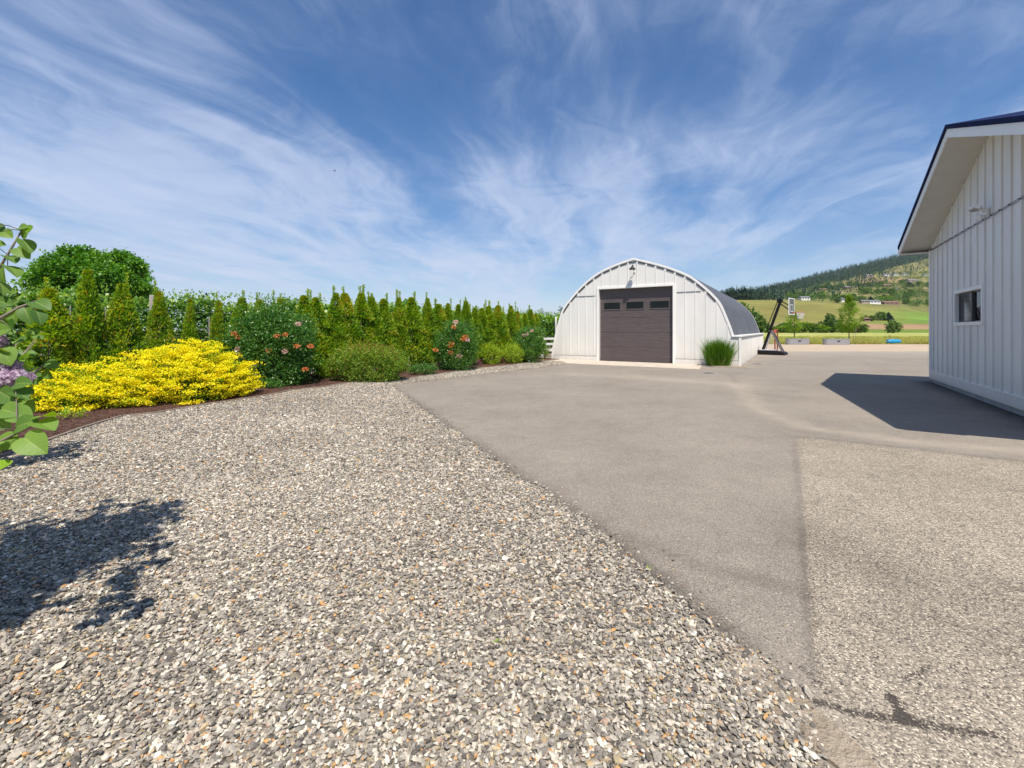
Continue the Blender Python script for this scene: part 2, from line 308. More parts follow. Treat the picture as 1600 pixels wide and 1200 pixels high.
def ground_mat(name, stops, s1, s2, stretch=(1, 1, 1), bump=.5, attr=None, detail=8.0):
    m, nt, o = mat(name); b = N(nt, 'ShaderNodeBsdfPrincipled', inp={'Roughness': .95, 'Specular IOR Level': .1})
    ge = N(nt, 'ShaderNodeNewGeometry'); mp = N(nt, 'ShaderNodeMapping', inp={'Scale': stretch}); L(nt, ge, 'Position', mp, 0)
    n1 = N(nt, 'ShaderNodeTexNoise', inp={'Scale': s1, 'Detail': detail, 'Roughness': .65}); L(nt, mp, 0, n1, 'Vector')
    n2 = N(nt, 'ShaderNodeTexNoise', inp={'Scale': s2, 'Detail': 4.0, 'Roughness': .7}); L(nt, mp, 0, n2, 'Vector')
    f = mth(nt, 'ADD', mth(nt, 'MULTIPLY', n1.outputs[0], .6), mth(nt, 'MULTIPLY', n2.outputs[0], .4))
    if attr:
        a = N(nt, 'ShaderNodeAttribute', attribute_name=attr); mr = N(nt, 'ShaderNodeMapRange', inp={'From Min': .3, 'From Max': .7, 'To Min': .62, 'To Max': 1.38}); nt.links.new(f, mr.inputs[0])
        mu = N(nt, 'ShaderNodeVectorMath', operation='SCALE'); L(nt, a, 'Color', mu, 0); L(nt, mr, 0, mu, 'Scale'); L(nt, mu, 0, b, 'Base Color')
    else:
        r = ramp(nt, stops); nt.links.new(f, r.inputs[0]); L(nt, r, 0, b, 'Base Color')
    if bump:
        bp = N(nt, 'ShaderNodeBump', inp={'Strength': bump, 'Distance': .03}); L(nt, n2, 0, bp, 'Height'); L(nt, bp, 0, b, 'Normal')
    L(nt, b, 0, o, 0); return m
M['grass_ground'] = ground_mat('grass_ground', [(.3, (.07, .085, .025)), (.5, (.13, .14, .045)), (.7, (.20, .18, .075))], .6, 9)
M['mulch'] = ground_mat('mulch', [(.34, (.035, .02, .015)), (.5, (.10, .055, .042)), (.6, (.18, .10, .08)), (.7, (.30, .20, .16))], 18, 70, (1, 1, 1), 1.0)
M['meadow'] = ground_mat('meadow', [(.40, (.13, .17, .03)), (.46, (.25, .28, .06)), (.53, (.38, .38, .12)), (.60, (.54, .50, .25))], .16, 1.3, (.35, 1.6, 1), .3)
M['lane'] = ground_mat('lane', [(.35, (.33, .26, .19)), (.5, (.42, .34, .255)), (.65, (.49, .40, .31))], .8, 20, (.5, 1.5, 1))
M['dirt'] = ground_mat('dirt', [(.33, (.19, .15, .11)), (.5, (.36, .30, .225)), (.66, (.48, .41, .32))], 6, 45, (1, 1, 1), 1.0)
M['terrain'] = ground_mat('terrain', None, .012, .1, (1, 1, 1), 0, 'cover', 6.0)
M['edging'] = simple('edging', (.24, .19, .15), .85, var=.15, vscale=5, bump=.3)
M['tar'] = simple('tar', (.07, .06, .053), .85, var=.3, vscale=8)

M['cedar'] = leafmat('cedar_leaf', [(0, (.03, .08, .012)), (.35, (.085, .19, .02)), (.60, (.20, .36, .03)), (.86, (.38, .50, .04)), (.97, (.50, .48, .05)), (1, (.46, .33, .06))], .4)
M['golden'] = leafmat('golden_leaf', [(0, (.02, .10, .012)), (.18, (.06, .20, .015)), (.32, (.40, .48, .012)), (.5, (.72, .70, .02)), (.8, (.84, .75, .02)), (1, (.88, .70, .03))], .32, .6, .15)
M['rose_leaf'] = leafmat('rose_leaf', [(0, (.03, .09, .02)), (.4, (.06, .17, .03)), (.75, (.10, .24, .04)), (1, (.20, .33, .07))], .3, .32, .45)
M['spirea'] = leafmat('spirea_leaf', [(0, (.06, .13, .015)), (.4, (.13, .25, .025)), (.75, (.23, .35, .035)), (.92, (.32, .28, .06)), (1, (.34, .15, .06))], .3)
M['lime'] = leafmat('lime_leaf', [(0, (.10, .20, .015)), (.4, (.24, .38, .025)), (.8, (.42, .52, .035)), (1, (.52, .56, .06))], .3)
M['vine'] = leafmat('vine_leaf', [(0, (.04, .10, .014)), (.4, (.085, .20, .025)), (.75, (.16, .31, .035)), (1, (.28, .40, .07))], .35, .35, .4)
M['maple'] = leafmat('maple_leaf', [(0, (.035, .12, .016)), (.4, (.08, .22, .025)), (.75, (.14, .32, .035)), (1, (.23, .40, .055))], .3)
M['young'] = leafmat('young_leaf', [(0, (.06, .14, .015)), (.5, (.14, .26, .02)), (1, (.26, .38, .03))], .4)
M['dry_shrub'] = leafmat('dry_shrub', [(0, (.06, .09, .02)), (.5, (.14, .16, .04)), (1, (.28, .22, .08))], .3)
M['far_leaf'] = leafmat('far_leaf', [(0, (.03, .075, .016)), (.4, (.065, .14, .025)), (.8, (.12, .21, .035)), (1, (.21, .26, .06))], .2)
M['conifer'] = leafmat('conifer_leaf', [(0, (.02, .055, .04)), (.5, (.04, .085, .05)), (1, (.08, .12, .06))], .15)
M['grass_blade'] = leafmat('grass_blade', [(0, (.04, .10, .008)), (.5, (.08, .19, .012)), (.85, (.13, .24, .02)), (1, (.42, .34, .14))], .35)
M['meadow_blade'] = leafmat('meadow_blade', [(0, (.20, .23, .04)), (.5, (.38, .38, .09)), (1, (.56, .50, .22))], .35)
M['petal_orange'] = leafmat('petal_orange', [(0, (.60, .12, .04)), (.5, (.75, .27, .08)), (1, (.80, .50, .25))], .3, .6)
M['petal_pink'] = leafmat('petal_pink', [(0, (.55, .30, .27)), (.5, (.70, .45, .40)), (1, (.80, .68, .60))], .3, .6)
M['petal_lilac'] = leafmat('petal_lilac', [(0, (.28, .17, .26)), (.5, (.45, .34, .44)), (1, (.66, .56, .63))], .3, .6)
M['mauve_leaf'] = leafmat('mauve_leaf', [(0, (.12, .04, .06)), (.5, (.24, .09, .12)), (1, (.34, .17, .20))], .3)
def lilac_leaf_mat():
    m, nt, o = mat('lilac_leaf'); a = N(nt, 'ShaderNodeAttribute', attribute_name='var')
    r = ramp(nt, [(0, (.035, .13, .014)), (.5, (.10, .24, .02)), (1, (.24, .40, .03))]); L(nt, a, 'Fac', r, 0)
    r2 = ramp(nt, [(0, (.07, .16, .035)), (1, (.17, .30, .06))]); L(nt, a, 'Fac', r2, 0)
    ge = N(nt, 'ShaderNodeNewGeometry'); mi = N(nt, 'ShaderNodeMix', data_type='RGBA'); L(nt, ge, 'Backfacing', mi, 0); L(nt, r, 0, mi, 6); L(nt, r2, 0, mi, 7)
    ae = N(nt, 'ShaderNodeAttribute', attribute_name='edge'); al = N(nt, 'ShaderNodeAttribute', attribute_name='along')
    ph = mth(nt, 'FRACT', mth(nt, 'SUBTRACT', mth(nt, 'MULTIPLY', al.outputs['Fac'], 7.0), mth(nt, 'MULTIPLY', ae.outputs['Fac'], 1.6)))
    vein = mth(nt, 'MAXIMUM', mth(nt, 'LESS_THAN', ae.outputs['Fac'], .07), mth(nt, 'MULTIPLY', mth(nt, 'LESS_THAN', ph, .16), .55))
    vm_ = N(nt, 'ShaderNodeMix', data_type='RGBA'); nt.links.new(mth(nt, 'MULTIPLY', vein, .55), vm_.inputs[0]); L(nt, mi, 2, vm_, 6); vm_.inputs[7].default_value = (.30, .42, .12, 1); mi = vm_
    b = N(nt, 'ShaderNodeBsdfPrincipled', inp={'Roughness': .5, 'Specular IOR Level': .28}); L(nt, mi, 2, b, 'Base Color')
    t = N(nt, 'ShaderNodeBsdfTranslucent'); h = N(nt, 'ShaderNodeHueSaturation', inp={'Hue': .475, 'Saturation': 1.2, 'Value': 1.45}); L(nt, r, 0, h, 'Color'); L(nt, h, 0, t, 0)
    x = N(nt, 'ShaderNodeMixShader', inp={0: .38}); L(nt, b, 0, x, 1); L(nt, t, 0, x, 2); L(nt, x, 0, o, 0); return m
M['lilac_leaf'] = lilac_leaf_mat()

# ------------------------------------------------------------------ ground, asphalt, gravel, mulch
mb = MB()
mb.add([(-3500, -1400, -.06), (7400, -1400, -.06), (7400, 4500, -.06), (-3500, 4500, -.06)], [(0, 1, 2, 3)])
tag(mb.build('ground', M['grass_ground']), kind='structure')

def grid_mesh(name, xs, ys, zf, m, attrs):
    X, Y = np.meshgrid(xs, ys); Z = zf(X, Y); nx, ny = len(xs), len(ys)
    me = bpy.data.meshes.new(name); me.vertices.add(nx * ny)
    me.vertices.foreach_set('co', np.stack([X, Y, Z], -1).reshape(-1).astype(np.float32))
    i = (np.arange(ny - 1)[:, None] * nx + np.arange(nx - 1)[None]).reshape(-1)
    q = np.stack([i, i + 1, i + 1 + nx, i + nx], 1).astype(np.int32); n = len(q)
    me.loops.add(n * 4); me.loops.foreach_set('vertex_index', q.reshape(-1)); me.polygons.add(n)
    me.polygons.foreach_set('loop_start', np.arange(0, n * 4, 4, dtype=np.int32))
    me.polygons.foreach_set('use_smooth', np.ones(n, bool))
    for k, fn in attrs.items():
        A = fn(X, Y)
        if A.ndim == 3:
            a = me.attributes.new(k, 'FLOAT_COLOR', 'POINT'); a.data.foreach_set('color', np.concatenate([A, np.ones(A.shape[:2] + (1,))], -1).reshape(-1).astype(np.float32))
        else: a = me.attributes.new(k, 'FLOAT', 'POINT'); a.data.foreach_set('value', A.reshape(-1).astype(np.float32))
    me.update(calc_edges=True); me.materials.append(m); return me
def seg_dist(X, Y, pts):
    d = np.full(X.shape, 1e9)
    for (x0, y0), (x1, y1) in zip(pts[:-1], pts[1:]):
        vx, vy = x1 - x0, y1 - y0; t = np.clip(((X - x0) * vx + (Y - y0) * vy) / (vx * vx + vy * vy), 0, 1)
        d = np.minimum(d, np.hypot(X - x0 - t * vx, Y - y0 - t * vy))
    return d
def inside(X, Y, poly):
    c = np.zeros(X.shape, bool); n = len(poly)
    for i in range(n):
        (x0, y0), (x1, y1) = poly[i], poly[(i + 1) % n]
        if y0 == y1: continue
        c ^= ((y0 > Y) != (y1 > Y)) & (X < (x1 - x0) * (Y - y0) / (y1 - y0) + x0)
    return c
PATCH = [g(1245, 682), g(1253, 760), g(1262, 900), g(1272, 1020), g(1285, 1130), (1.1, .0), (1.0, -3), (30, -3), (30, -1.5), g(1600, 722)]
def f_patch(X, Y):
    d = seg_dist(X, Y, PATCH + PATCH[:1]); return np.where(inside(X, Y, PATCH), np.clip(.5 + d * 4, 0, 1), np.clip(.5 - d * 4, 0, 1))
C0 = np.array((12.9, 13.8)); SD = np.array((-.53, -.848)); ND = np.array((.848, -.53))
def f_stain_band(X, Y):
    s = .17 * np.exp(-(seg_dist(X, Y, [g(985, 842), g(1080, 880), g(1180, 905), g(1262, 925)]) / .10) ** 2)
    s += .42 * np.exp(-(seg_dist(X, Y, [g(612, 604), g(720, 684), g(900, 810), g(1060, 932), g(1190, 1045)]) / .13) ** 2)
    s += .20 * np.exp(-(seg_dist(X, Y, [g(1241, 690), g(1258, 900), g(1270, 1050)]) / .032) ** 2)
    s += .20 * np.exp(-(seg_dist(X, Y, [g(1250, 683), g(1420, 700), g(1600, 722)]) / .06) ** 2)
    s += .14 * np.exp(-(seg_dist(X, Y, [g(1140, 585), g(1175, 625), g(1240, 660)]) / .12) ** 2)
    s += .12 * np.exp(-(seg_dist(X, Y, [g(1250, 830), g(1420, 905), g(1600, 960)]) / .35) ** 2)
    a = C0; b = C0 + SD * 12
    s += .6 * np.exp(-(seg_dist(X, Y, [tuple(a), tuple(b)]) / .38) ** 2)  # darker band along the foot of the gable wall
    return np.clip(s, 0, .8)
def f_tar(X, Y):
    s = .9 * np.exp(-(seg_dist(X, Y, [g(1262, 1092), g(1330, 1112), g(1400, 1124), g(1470, 1136), g(1560, 1150)]) / .035) ** 2)
    s += 1.1 * np.exp(-(seg_dist(X, Y, [g(1392, 1088), g(1412, 1120)]) / .032) ** 2) + .8 * np.exp(-(seg_dist(X, Y, [g(1412, 1062), g(1450, 1042)]) / .022) ** 2)
    s += .75 * np.exp(-(seg_dist(X, Y, [g(1416, 907), g(1426, 909)]) / .02) ** 2) + .7 * np.exp(-(seg_dist(X, Y, [g(1250, 1040), g(1280, 1070)]) / .03) ** 2)
    return np.clip(s, 0, 1.2)
def f_dust(X, Y):
    s = .75 * np.exp(-(seg_dist(X, Y, [g(1150, 600), g(1190, 640), g(1260, 668), g(1420, 690), g(1600, 705)]) / .22) ** 2)
    s += .6 * np.exp(-(seg_dist(X, Y, [g(900, 585), g(1000, 590), g(1150, 600)]) / .8) ** 2)
    s += .8 * np.clip((Y - 25) / 9, 0, 1); s += .5 * np.exp(-(seg_dist(X, Y, [g(1215, 1060), g(1290, 1120)]) / .18) ** 2)
    return np.clip(s, 0, 1)
me = grid_mesh('asphalt_yard', np.unique(np.round(np.concatenate([np.arange(-14, 40.01, .1), np.arange(.8, 3.6, .02)]), 3)), np.unique(np.round(np.concatenate([np.arange(-4, 34.01, .1), np.arange(1.5, 3.4, .02)]), 3)), lambda X, Y: 0 * X, M['asphalt'], {'patch': f_patch, 'stain_band': f_stain_band, 'dust': f_dust, 'tar': f_tar})
tag(link('asphalt_yard', me), kind='structure')

BED_EDGE = [g(*p) for p in ((-60, 740), (0, 716), (75, 690), (130, 670), (190, 652), (240, 647), (330, 632), (410, 620), (455, 611), (505, 605.6), (536, 600), (590, 595.5), (635, 592), (680, 586), (742, 576.5), (795, 571), (865, 562.5), (874, 562.5))]
BED_EDGE = [(-9.5, 2.0), (-7.6, 3.6)] + BED_EDGE
ASPH_EDGE = [g(*p) for p in ((884, 568.4), (847, 575), (777, 582), (707, 590.5), (660, 596), (613, 602), (632, 619), (660, 641), (720, 683), (800, 738), (900, 809), (960, 853), (1020, 899), (1080, 951), (1140, 1001), (1190, 1041), (1222, 1075), (1245, 1130), (1262, 1200))]
ASPH_EDGE += [(1.05, 1.0), (.9, -3.0)]
def densify(pts, step=.12, jit=.025):
    o = []
    for (x0, y0), (x1, y1) in zip(pts[:-1], pts[1:]):
        n = max(1, int(math.hypot(x1 - x0, y1 - y0) / step))
        for k in range(n):
            t = k / n; o.append((x0 + (x1 - x0) * t + random.uniform(-jit, jit), y0 + (y1 - y0) * t + random.uniform(-jit, jit)))
    return o + [pts[-1]]
bed_d = densify(BED_EDGE, .4, .01); asp_d = densify(ASPH_EDGE)
asp_d = [(x + .045 * math.sin(y * 5.1 + 1) * math.sin(y * 2.3) + .02 * math.sin(y * 17), y) for x, y in asp_d]
GRAVEL = bed_d + asp_d + [(-9.5, -3.0)]
mb = MB(); mb.prism(GRAVEL, -.03, .008, 'z'); tag(mb.build('gravel_bed', M['gravel_bed']), kind='structure')
# mulch bed behind the edge, out past the hedge
def hedge_x(Y): return -18.2 + .78 * Y
MULCH = [(x - .02, y + .02) for x, y in bed_d] + [(2.3, 25.2), (1.0, 26.5), (-3.0, 22.0), (-9.6, 13.4), (-14, 8), (-14, 2.0)]
mb = MB(); mb.prism(MULCH, -.04, .03, 'z'); tag(mb.build('mulch_bed', M['mulch']), kind='structure')
mb = MB()
for a, b in zip(bed_d[:-1], bed_d[1:]): mb.bar((a[0], a[1], .01), (b[0], b[1], .01), .05, .06)
tag(mb.build('bed_edging', M['edging']), 'low brown edging strip between mulch bed and pale gravel', 'edging')
# mulch chips lying loose near the edge
def mulch_chips():
    n = 26000; u = rng.random(n) ** 1.2; xs = []; 
    P_ = rng.random((n * 3, 2)) * [13, 20] + [-12, 4]; P_ = P_[inside(P_[:, 0], P_[:, 1], MULCH)][:n]; n = len(P_)
    C = np.concatenate([P_, .032 + rng.random((n, 1)) * .012], 1); D = rng.normal(size=(n, 3)); D[:, 2] *= .25
    Nn = rng.normal(size=(n, 3)) * .35 + [0, 0, 1]
    return quads_mesh('mulch_chips', leaf_quads(C, D, Nn, rng.uniform(.02, .055, n), rng.uniform(.008, .02, n)), simple('mulch_chip', (.16, .09, .07), .95, var=.45, vscale=30))
tag(link('mulch_chips', mulch_chips()), kind='stuff')
# dirt scuffed over the corner where gravel meets the old paving
def blob_poly(cx, cy, rx, ry, rot, n=60, rough=.22, seed=0):
    r = np.random.default_rng(seed); ph = r.random(8) * 6.28; o = []
    for k in range(n):
        t = 2 * math.pi * k / n; q = 1 + rough * sum(math.sin((j + 2) * t + ph[j]) / (j + 1.5) for j in range(8))
        x, y = rx * q * math.cos(t), ry * q * math.sin(t); o.append((cx + x * math.cos(rot) - y * math.sin(rot), cy + x * math.sin(rot) + y * math.cos(rot)))
    return o
c = g(1222, 1100); mb = MB(); mb.prism(blob_poly(c[0], c[1], .13, .32, .35, seed=5), -.02, .0145, 'z')
tag(mb.build('dirt_patch', M['dirt']), kind='structure')
def crack(pts, w, seed, name='asphalt_crack'):
    r = random.Random(seed); P2 = []
    for (x0, y0), (x1, y1) in zip(pts[:-1], pts[1:]):
        n = max(2, int(math.hypot(x1 - x0, y1 - y0) / .03))
        P2 += [(x0 + (x1 - x0) * k / n + r.uniform(-.012, .012), y0 + (y1 - y0) * k / n + r.uniform(-.012, .012)) for k in range(n)]
    up = [(x, y + w * r.uniform(.2, 1)) for x, y in P2]; dn = [(x, y - w * r.uniform(.2, 1)) for x, y in P2][::-1]
    mb = MB(); n = len(P2)
    vs = [(x, y, .004) for x, y in up] + [(x, y, .004) for x, y in dn[::-1]]
    mb.add(vs, [(i, i + 1, n + i + 1, n + i) for i in range(n - 1)]); return tag(mb.build(name, M['tar']), kind='structure')
crack([g(1340, 560.2), g(1362, 572), g(1388, 579)], .02, 6)

def noise2(x, y, s):
    return (np.sin(x / s + 1.3 * np.sin(y / s * .7)) * np.cos(y / s * 1.1 + 1.7 * np.sin(x / s * .6)) + .5 * np.sin(x / s * 2.3 + y / s * 1.9) * np.cos(y / s * 2.7 - x / s)) * .66
# loose stones
def gravel_stones():
    def cloud(x0, x1, y0, y1, d):
        n = int((x1 - x0) * (y1 - y0) * d); p = rng.random((n, 2)) * [x1 - x0, y1 - y0] + [x0, y0]; return p
    parts = [(cloud(-9, 2.2, .9, 5.0, 4600), .88), (cloud(-10, 0, 5.0, 8.2, 2600), 1.0), (cloud(-10, 3.5, 8.2, 23, 1200), 1.15)]
    PP = []; SS = []
    for p, s in parts:
        q = p + rng.normal(size=p.shape) * .03
        k = inside(q[:, 0], q[:, 1], GRAVEL) & (np.abs(p[:, 0] / p[:, 1]) < 1.5); p = p[k]; PP.append(p); SS.append(np.full(len(p), s))
    p = np.concatenate(PP); s = np.concatenate(SS); n = len(p)
    # strays on the asphalt near the edge
    e = np.array(asp_d[60:]); i = rng.integers(0, len(e), 2600); st = e[i] + np.abs(rng.normal(size=(2600, 1))) ** 1.5 * [.085, 0] + rng.normal(size=(2600, 2)) * .05
    p = np.concatenate([p, st]); s = np.concatenate([s, rng.uniform(.35, .85, 2600)]); n = len(p)
    size = s * np.clip(rng.lognormal(-4.71, .30, n), .0045, .024)
    z = .010 + rng.random(n) * .011; z[-2600:] = .004
    me = bpy.data.meshes.new('gravel'); me.vertices.add(n); me.vertices.foreach_set('co', np.concatenate([p, z[:, None]], 1).reshape(-1).astype(np.float32))
    rv = rng.random(n); fld_ = noise2(p[:, 0] * 10, p[:, 1] * 10, 11) * .6 + noise2(p[:, 0] * 10 + 70, p[:, 1] * 10, 4.3) * .4
    rv = np.where(rv < .9, np.clip(rv + fld_ * .13, 0, .91), rv); size = size * (1 + .12 * noise2(p[:, 0] * 10 + 9, p[:, 1] * 10, 7))
    for k, v in (('rnd', rv), ('size', size)): a = me.attributes.new(k, 'FLOAT', 'POINT'); a.data.foreach_set('value', v.astype(np.float32))
    o = link('gravel', me); ng = bpy.data.node_groups.new('gravel_scatter', 'GeometryNodeTree')
    ng.interface.new_socket('Geometry', in_out='INPUT', socket_type='NodeSocketGeometry'); ng.interface.new_socket('Geometry', in_out='OUTPUT', socket_type='NodeSocketGeometry')
    gi = ng.nodes.new('NodeGroupInput'); go = ng.nodes.new('NodeGroupOutput')
    g2i = ng.nodes.new('GeometryNodeGeometryToInstance')
    for k in range(9):
        ico = ng.nodes.new('GeometryNodeMeshIcoSphere'); ico.inputs['Radius'].default_value = 1; ico.inputs['Subdivisions'].default_value = 1 if k % 3 else 2
        sp = ng.nodes.new('GeometryNodeSetPosition'); ns = ng.nodes.new('ShaderNodeTexNoise'); ns.noise_dimensions = '4D'; ns.inputs['W'].default_value = k * 7.3; ns.inputs['Scale'].default_value = 1.1
        vm = ng.nodes.new('ShaderNodeVectorMath'); vm.operation = 'SUBTRACT'; vm.inputs[1].default_value = (.5, .5, .5)
        vs = ng.nodes.new('ShaderNodeVectorMath'); vs.operation = 'SCALE'; vs.inputs['Scale'].default_value = 2.3
        ng.links.new(ns.outputs['Color'], vm.inputs[0]); ng.links.new(vm.outputs[0], vs.inputs[0]); ng.links.new(vs.outputs[0], sp.inputs['Offset'])
        ng.links.new(ico.outputs['Mesh'], sp.inputs['Geometry'])
        sm = ng.nodes.new('GeometryNodeSetMaterial'); sm.inputs['Material'].default_value = M['stone']; ng.links.new(sp.outputs[0], sm.inputs[0])
        ng.links.new(sm.outputs[0], g2i.inputs[0])
    iop = ng.nodes.new('GeometryNodeInstanceOnPoints'); iop.inputs['Pick Instance'].default_value = True
    ng.links.new(gi.outputs[0], iop.inputs['Points']); ng.links.new(g2i.outputs[0], iop.inputs['Instance'])
    ri = ng.nodes.new('FunctionNodeRandomValue'); ri.data_type = 'INT'; ri.inputs[4].default_value = 0; ri.inputs[5].default_value = 8; ng.links.new(ri.outputs[2], iop.inputs['Instance Index'])
    rr = ng.nodes.new('FunctionNodeRandomValue'); rr.data_type = 'FLOAT_VECTOR'; rr.inputs[0].default_value = (-.5, -.5, 0); rr.inputs[1].default_value = (.5, .5, 6.28); ng.links.new(rr.outputs[0], iop.inputs['Rotation'])
    rs = ng.nodes.new('FunctionNodeRandomValue'); rs.data_type = 'FLOAT_VECTOR'; rs.inputs[0].default_value = (.85, .6, .40); rs.inputs[1].default_value = (1.6, 1.05, .8); rs.inputs['Seed'].default_value = 3
    na = ng.nodes.new('GeometryNodeInputNamedAttribute'); na.data_type = 'FLOAT'; na.inputs['Name'].default_value = 'size'
    vs = ng.nodes.new('ShaderNodeVectorMath'); vs.operation = 'SCALE'; ng.links.new(rs.outputs[0], vs.inputs[0]); ng.links.new(na.outputs[0], vs.inputs['Scale']); ng.links.new(vs.outputs[0], iop.inputs['Scale'])
    ng.links.new(iop.outputs[0], go.inputs[0])
    md = o.modifiers.new('stones', 'NODES'); md.node_group = ng; me.materials.append(M['stone'])
    tag(o, 'loose crushed gravel in greys, whites and rust tones', kind='stuff')
gravel_stones()

mb = MB(); mb.box(-40, 140, 34.0, 51.5, -.05, -.006); tag(mb.build('lane', M['lane']), kind='structure')
mb = MB(); mb.box(-60, 420, 51.5, 282, -.06, -.02); tag(mb.build('meadow', M['meadow']), kind='structure')

# ------------------------------------------------------------------ far hill (terrain, land cover, woods, houses)
def _i(px, xs, ys): return np.interp(px, xs, ys)
def ridge_py(px): return _i(px, [800, 1000, 1060, 1100, 1151, 1183, 1236, 1289, 1321, 1364, 1406, 1455, 1600, 1900, 2600], [519, 512, 500, 488, 467.5, 459.5, 442.5, 427, 419.5, 409, 399.5, 392, 374, 352, 362])
def top_py(px): return _i(px, [800, 1000, 1060, 1153, 1225, 1300, 1374, 1417, 1455, 1600, 2600], [519, 508, 485, 468.5, 469.5, 474, 478.5, 482, 490, 492, 495])
YK = [230, 285, 315, 370, 400, 650, 720, 2400, 2900, 4200]
def hill_z(px, Y):
    w = np.clip((px - 1000) / 150, 0, 1); w = w * w * (3 - 2 * w)
    def zp(py, Yk): return EYE + (HY - py) / F * Yk
    tp = top_py(px); rp = ridge_py(px)
    zk = [-.4 + 0 * px, 0 * px - .02, w * zp(514.4, 315), w * zp(506.5, 370), w * zp(503.5, 400), w * zp(tp, 650), w * zp(tp + .6, 720), w * zp(rp, 2400), w * zp(rp, 2400) * .97, w * 40.0]
    zk = [np.broadcast_to(a, np.broadcast(px, Y).shape) for a in zk]
    z = zk[0] + 0 * Y
    for (a, b, za, zb) in zip(YK[:-1], YK[1:], zk[:-1], zk[1:]):
        t = np.clip((Y - a) / (b - a), 0, 1); z = np.where(Y >= a, za + (zb - za) * t, z)
    X = (px - CX) / F * Y
    rough = np.clip((Y - 720) / 500, 0, 1) * np.clip((2500 - Y) / 500, 0, 1) * w
    return z + rough * 9 * noise2(X, Y, 130) + rough * 3 * noise2(X + 50, Y, 41)
PXS = np.concatenate([np.arange(760, 1140, 20), np.arange(1140, 1500, 1.5), np.arange(1500, 1960, 12)])
YS = np.concatenate([np.linspace(230, 420, 50), np.linspace(425, 730, 50), np.linspace(740, 2400, 180), np.linspace(2430, 4200, 20)])
PXG, YG = np.meshgrid(PXS, YS); ZG = hill_z(PXG, YG); XG = (PXG - CX) / F * YG
SPY = HY - F * (ZG - EYE) / YG                       # how high each point of the hill stands against the sky, used to lay out land cover
def cover(px, py, X, Y):
    c = np.zeros(px.shape + (3,)); 
    def put(mask, col):
        mask = np.clip(mask, 0, 1)[..., None]; c[:] = c * (1 - mask) + np.array(col) * mask
    n1 = noise2(X, Y, 60); n2 = noise2(X + 300, Y * 1.3, 170)
    put(np.ones(px.shape), (.17, .20, .05))
    put((Y > 285) & (Y < 312), (.13, .19, .03)); brown = (Y > 312) & (Y < 372)
    put(brown & (px > 1335), (.27, .18, .10)); put(brown & (px < 1240), (.28, .20, .12)); put(brown & (px >= 1240) & (px <= 1335), (.15, .17, .05))
    fld = (Y >= 372) & (Y < 690)
    put(fld, (.185, .18, .05)); put(fld * np.clip((px - 1330) / 110, 0, 1) * np.clip((py - 478) / 12, 0, 1), (.13, .21, .035)); put(fld * np.clip(n1 * .6, 0, .5), (.165, .14, .04))
    hil = Y >= 690
    put(hil, (.20, .185, .075)); put(hil * np.clip(n2 * 1.6, 0, .8), (.115, .14, .05)); put(hil * np.clip(n1 * 1.2 - .2, 0, .7), (.28, .22, .12))
    put(hil * (np.abs(py - (444 - (px - 1330) * .07)) < 4.2) * (px > 1322) * (px < 1436), (.30, .215, .11))
    put(hil * (np.abs(py - (449 - (px - 1300) * .09)) < 5.5) * (px > 1282) * (px < 1345), (.24, .22, .085))
    put(hil * (np.abs(py - (419 - (px - 1400) * .10)) < 6) * (px > 1380), (.20, .185, .08))
    put(hil * (np.abs(py - (457 - (px - 1250) * .12 - (1310 < px) * 0)) < .8) * (px > 1310) * (px < 1345), (.45, .36, .24))
    put(hil & (py > 463) , (.16, .165, .055))
    thick = np.interp(px, [1150, 1236, 1300, 1364, 1455], [9, 12, 17, 19, 11])
    put(hil & (py < ridge_py(px) + thick + n1 * 2), (.055, .075, .035))
    return c
me = grid_mesh('hill', np.arange(len(PXS)), np.arange(len(YS)), lambda X, Y: ZG, M['terrain'], {'cover': lambda X, Y: cover(PXG, SPY, XG, YG)})
me.vertices.foreach_set('co', np.stack([XG, YG, ZG], -1).reshape(-1).astype(np.float32)); me.update()
tag(link('hill', me), kind='structure')
YT = np.concatenate([np.linspace(286, 730, 240), np.linspace(735, 2400, 500)])
def on_hill(px, py, ymin=286):
    ys = YT[YT >= ymin]; z = hill_z(np.full(ys.shape, float(px)), ys); s = HY - F * (z - EYE) / ys
    k = np.argmax(s <= py) if (s <= py).any() else len(ys) - 1
    return Vector(((px - CX) / F * ys[k], ys[k], z[k]))

def far_crown(w, h, n, seed, con=False):
    r = np.random.default_rng(seed)
    if con:
        t = r.random(n) ** .8; rad = (1 - t) * w / 2 * (.75 + .35 * r.random(n)); a = r.random(n) * 6.283
        C = np.stack([rad * np.cos(a) * .6, rad * np.sin(a) * .6, h * (.08 + .9 * t)], 1); D = np.stack([np.cos(a), np.sin(a), -.15 + 0 * a], 1) + r.normal(size=(n, 3)) * .2
        ln = rad * .9 + h * .05
    else:
        d = unit(r.normal(size=(n, 3))); lob = .8 + .2 * np.sin(d[:, 0] * 4 + seed) * np.cos(d[:, 1] * 3 + seed * 2) ; rr = (r.random(n) ** .35) * lob
        C = d * rr[:, None] * [w / 2, w / 2, h * .5] + [0, 0, h * .47]; low = C[:, 2] < h * .3; C[low, :2] *= 1.15; C[:, 2] = np.maximum(C[:, 2], 0); D = d + r.normal(size=(n, 3)) * .6; ln = np.full(n, w * (.17 if n < 100 else .12)) * r.uniform(.6, 1.3, n)
    Nn = unit(r.normal(size=(n, 3)) + [0, 0, .8])
    return leaf_quads(C, D, Nn, ln, ln * .75), np.clip(r.normal(.5, .25, n), 0, 1)
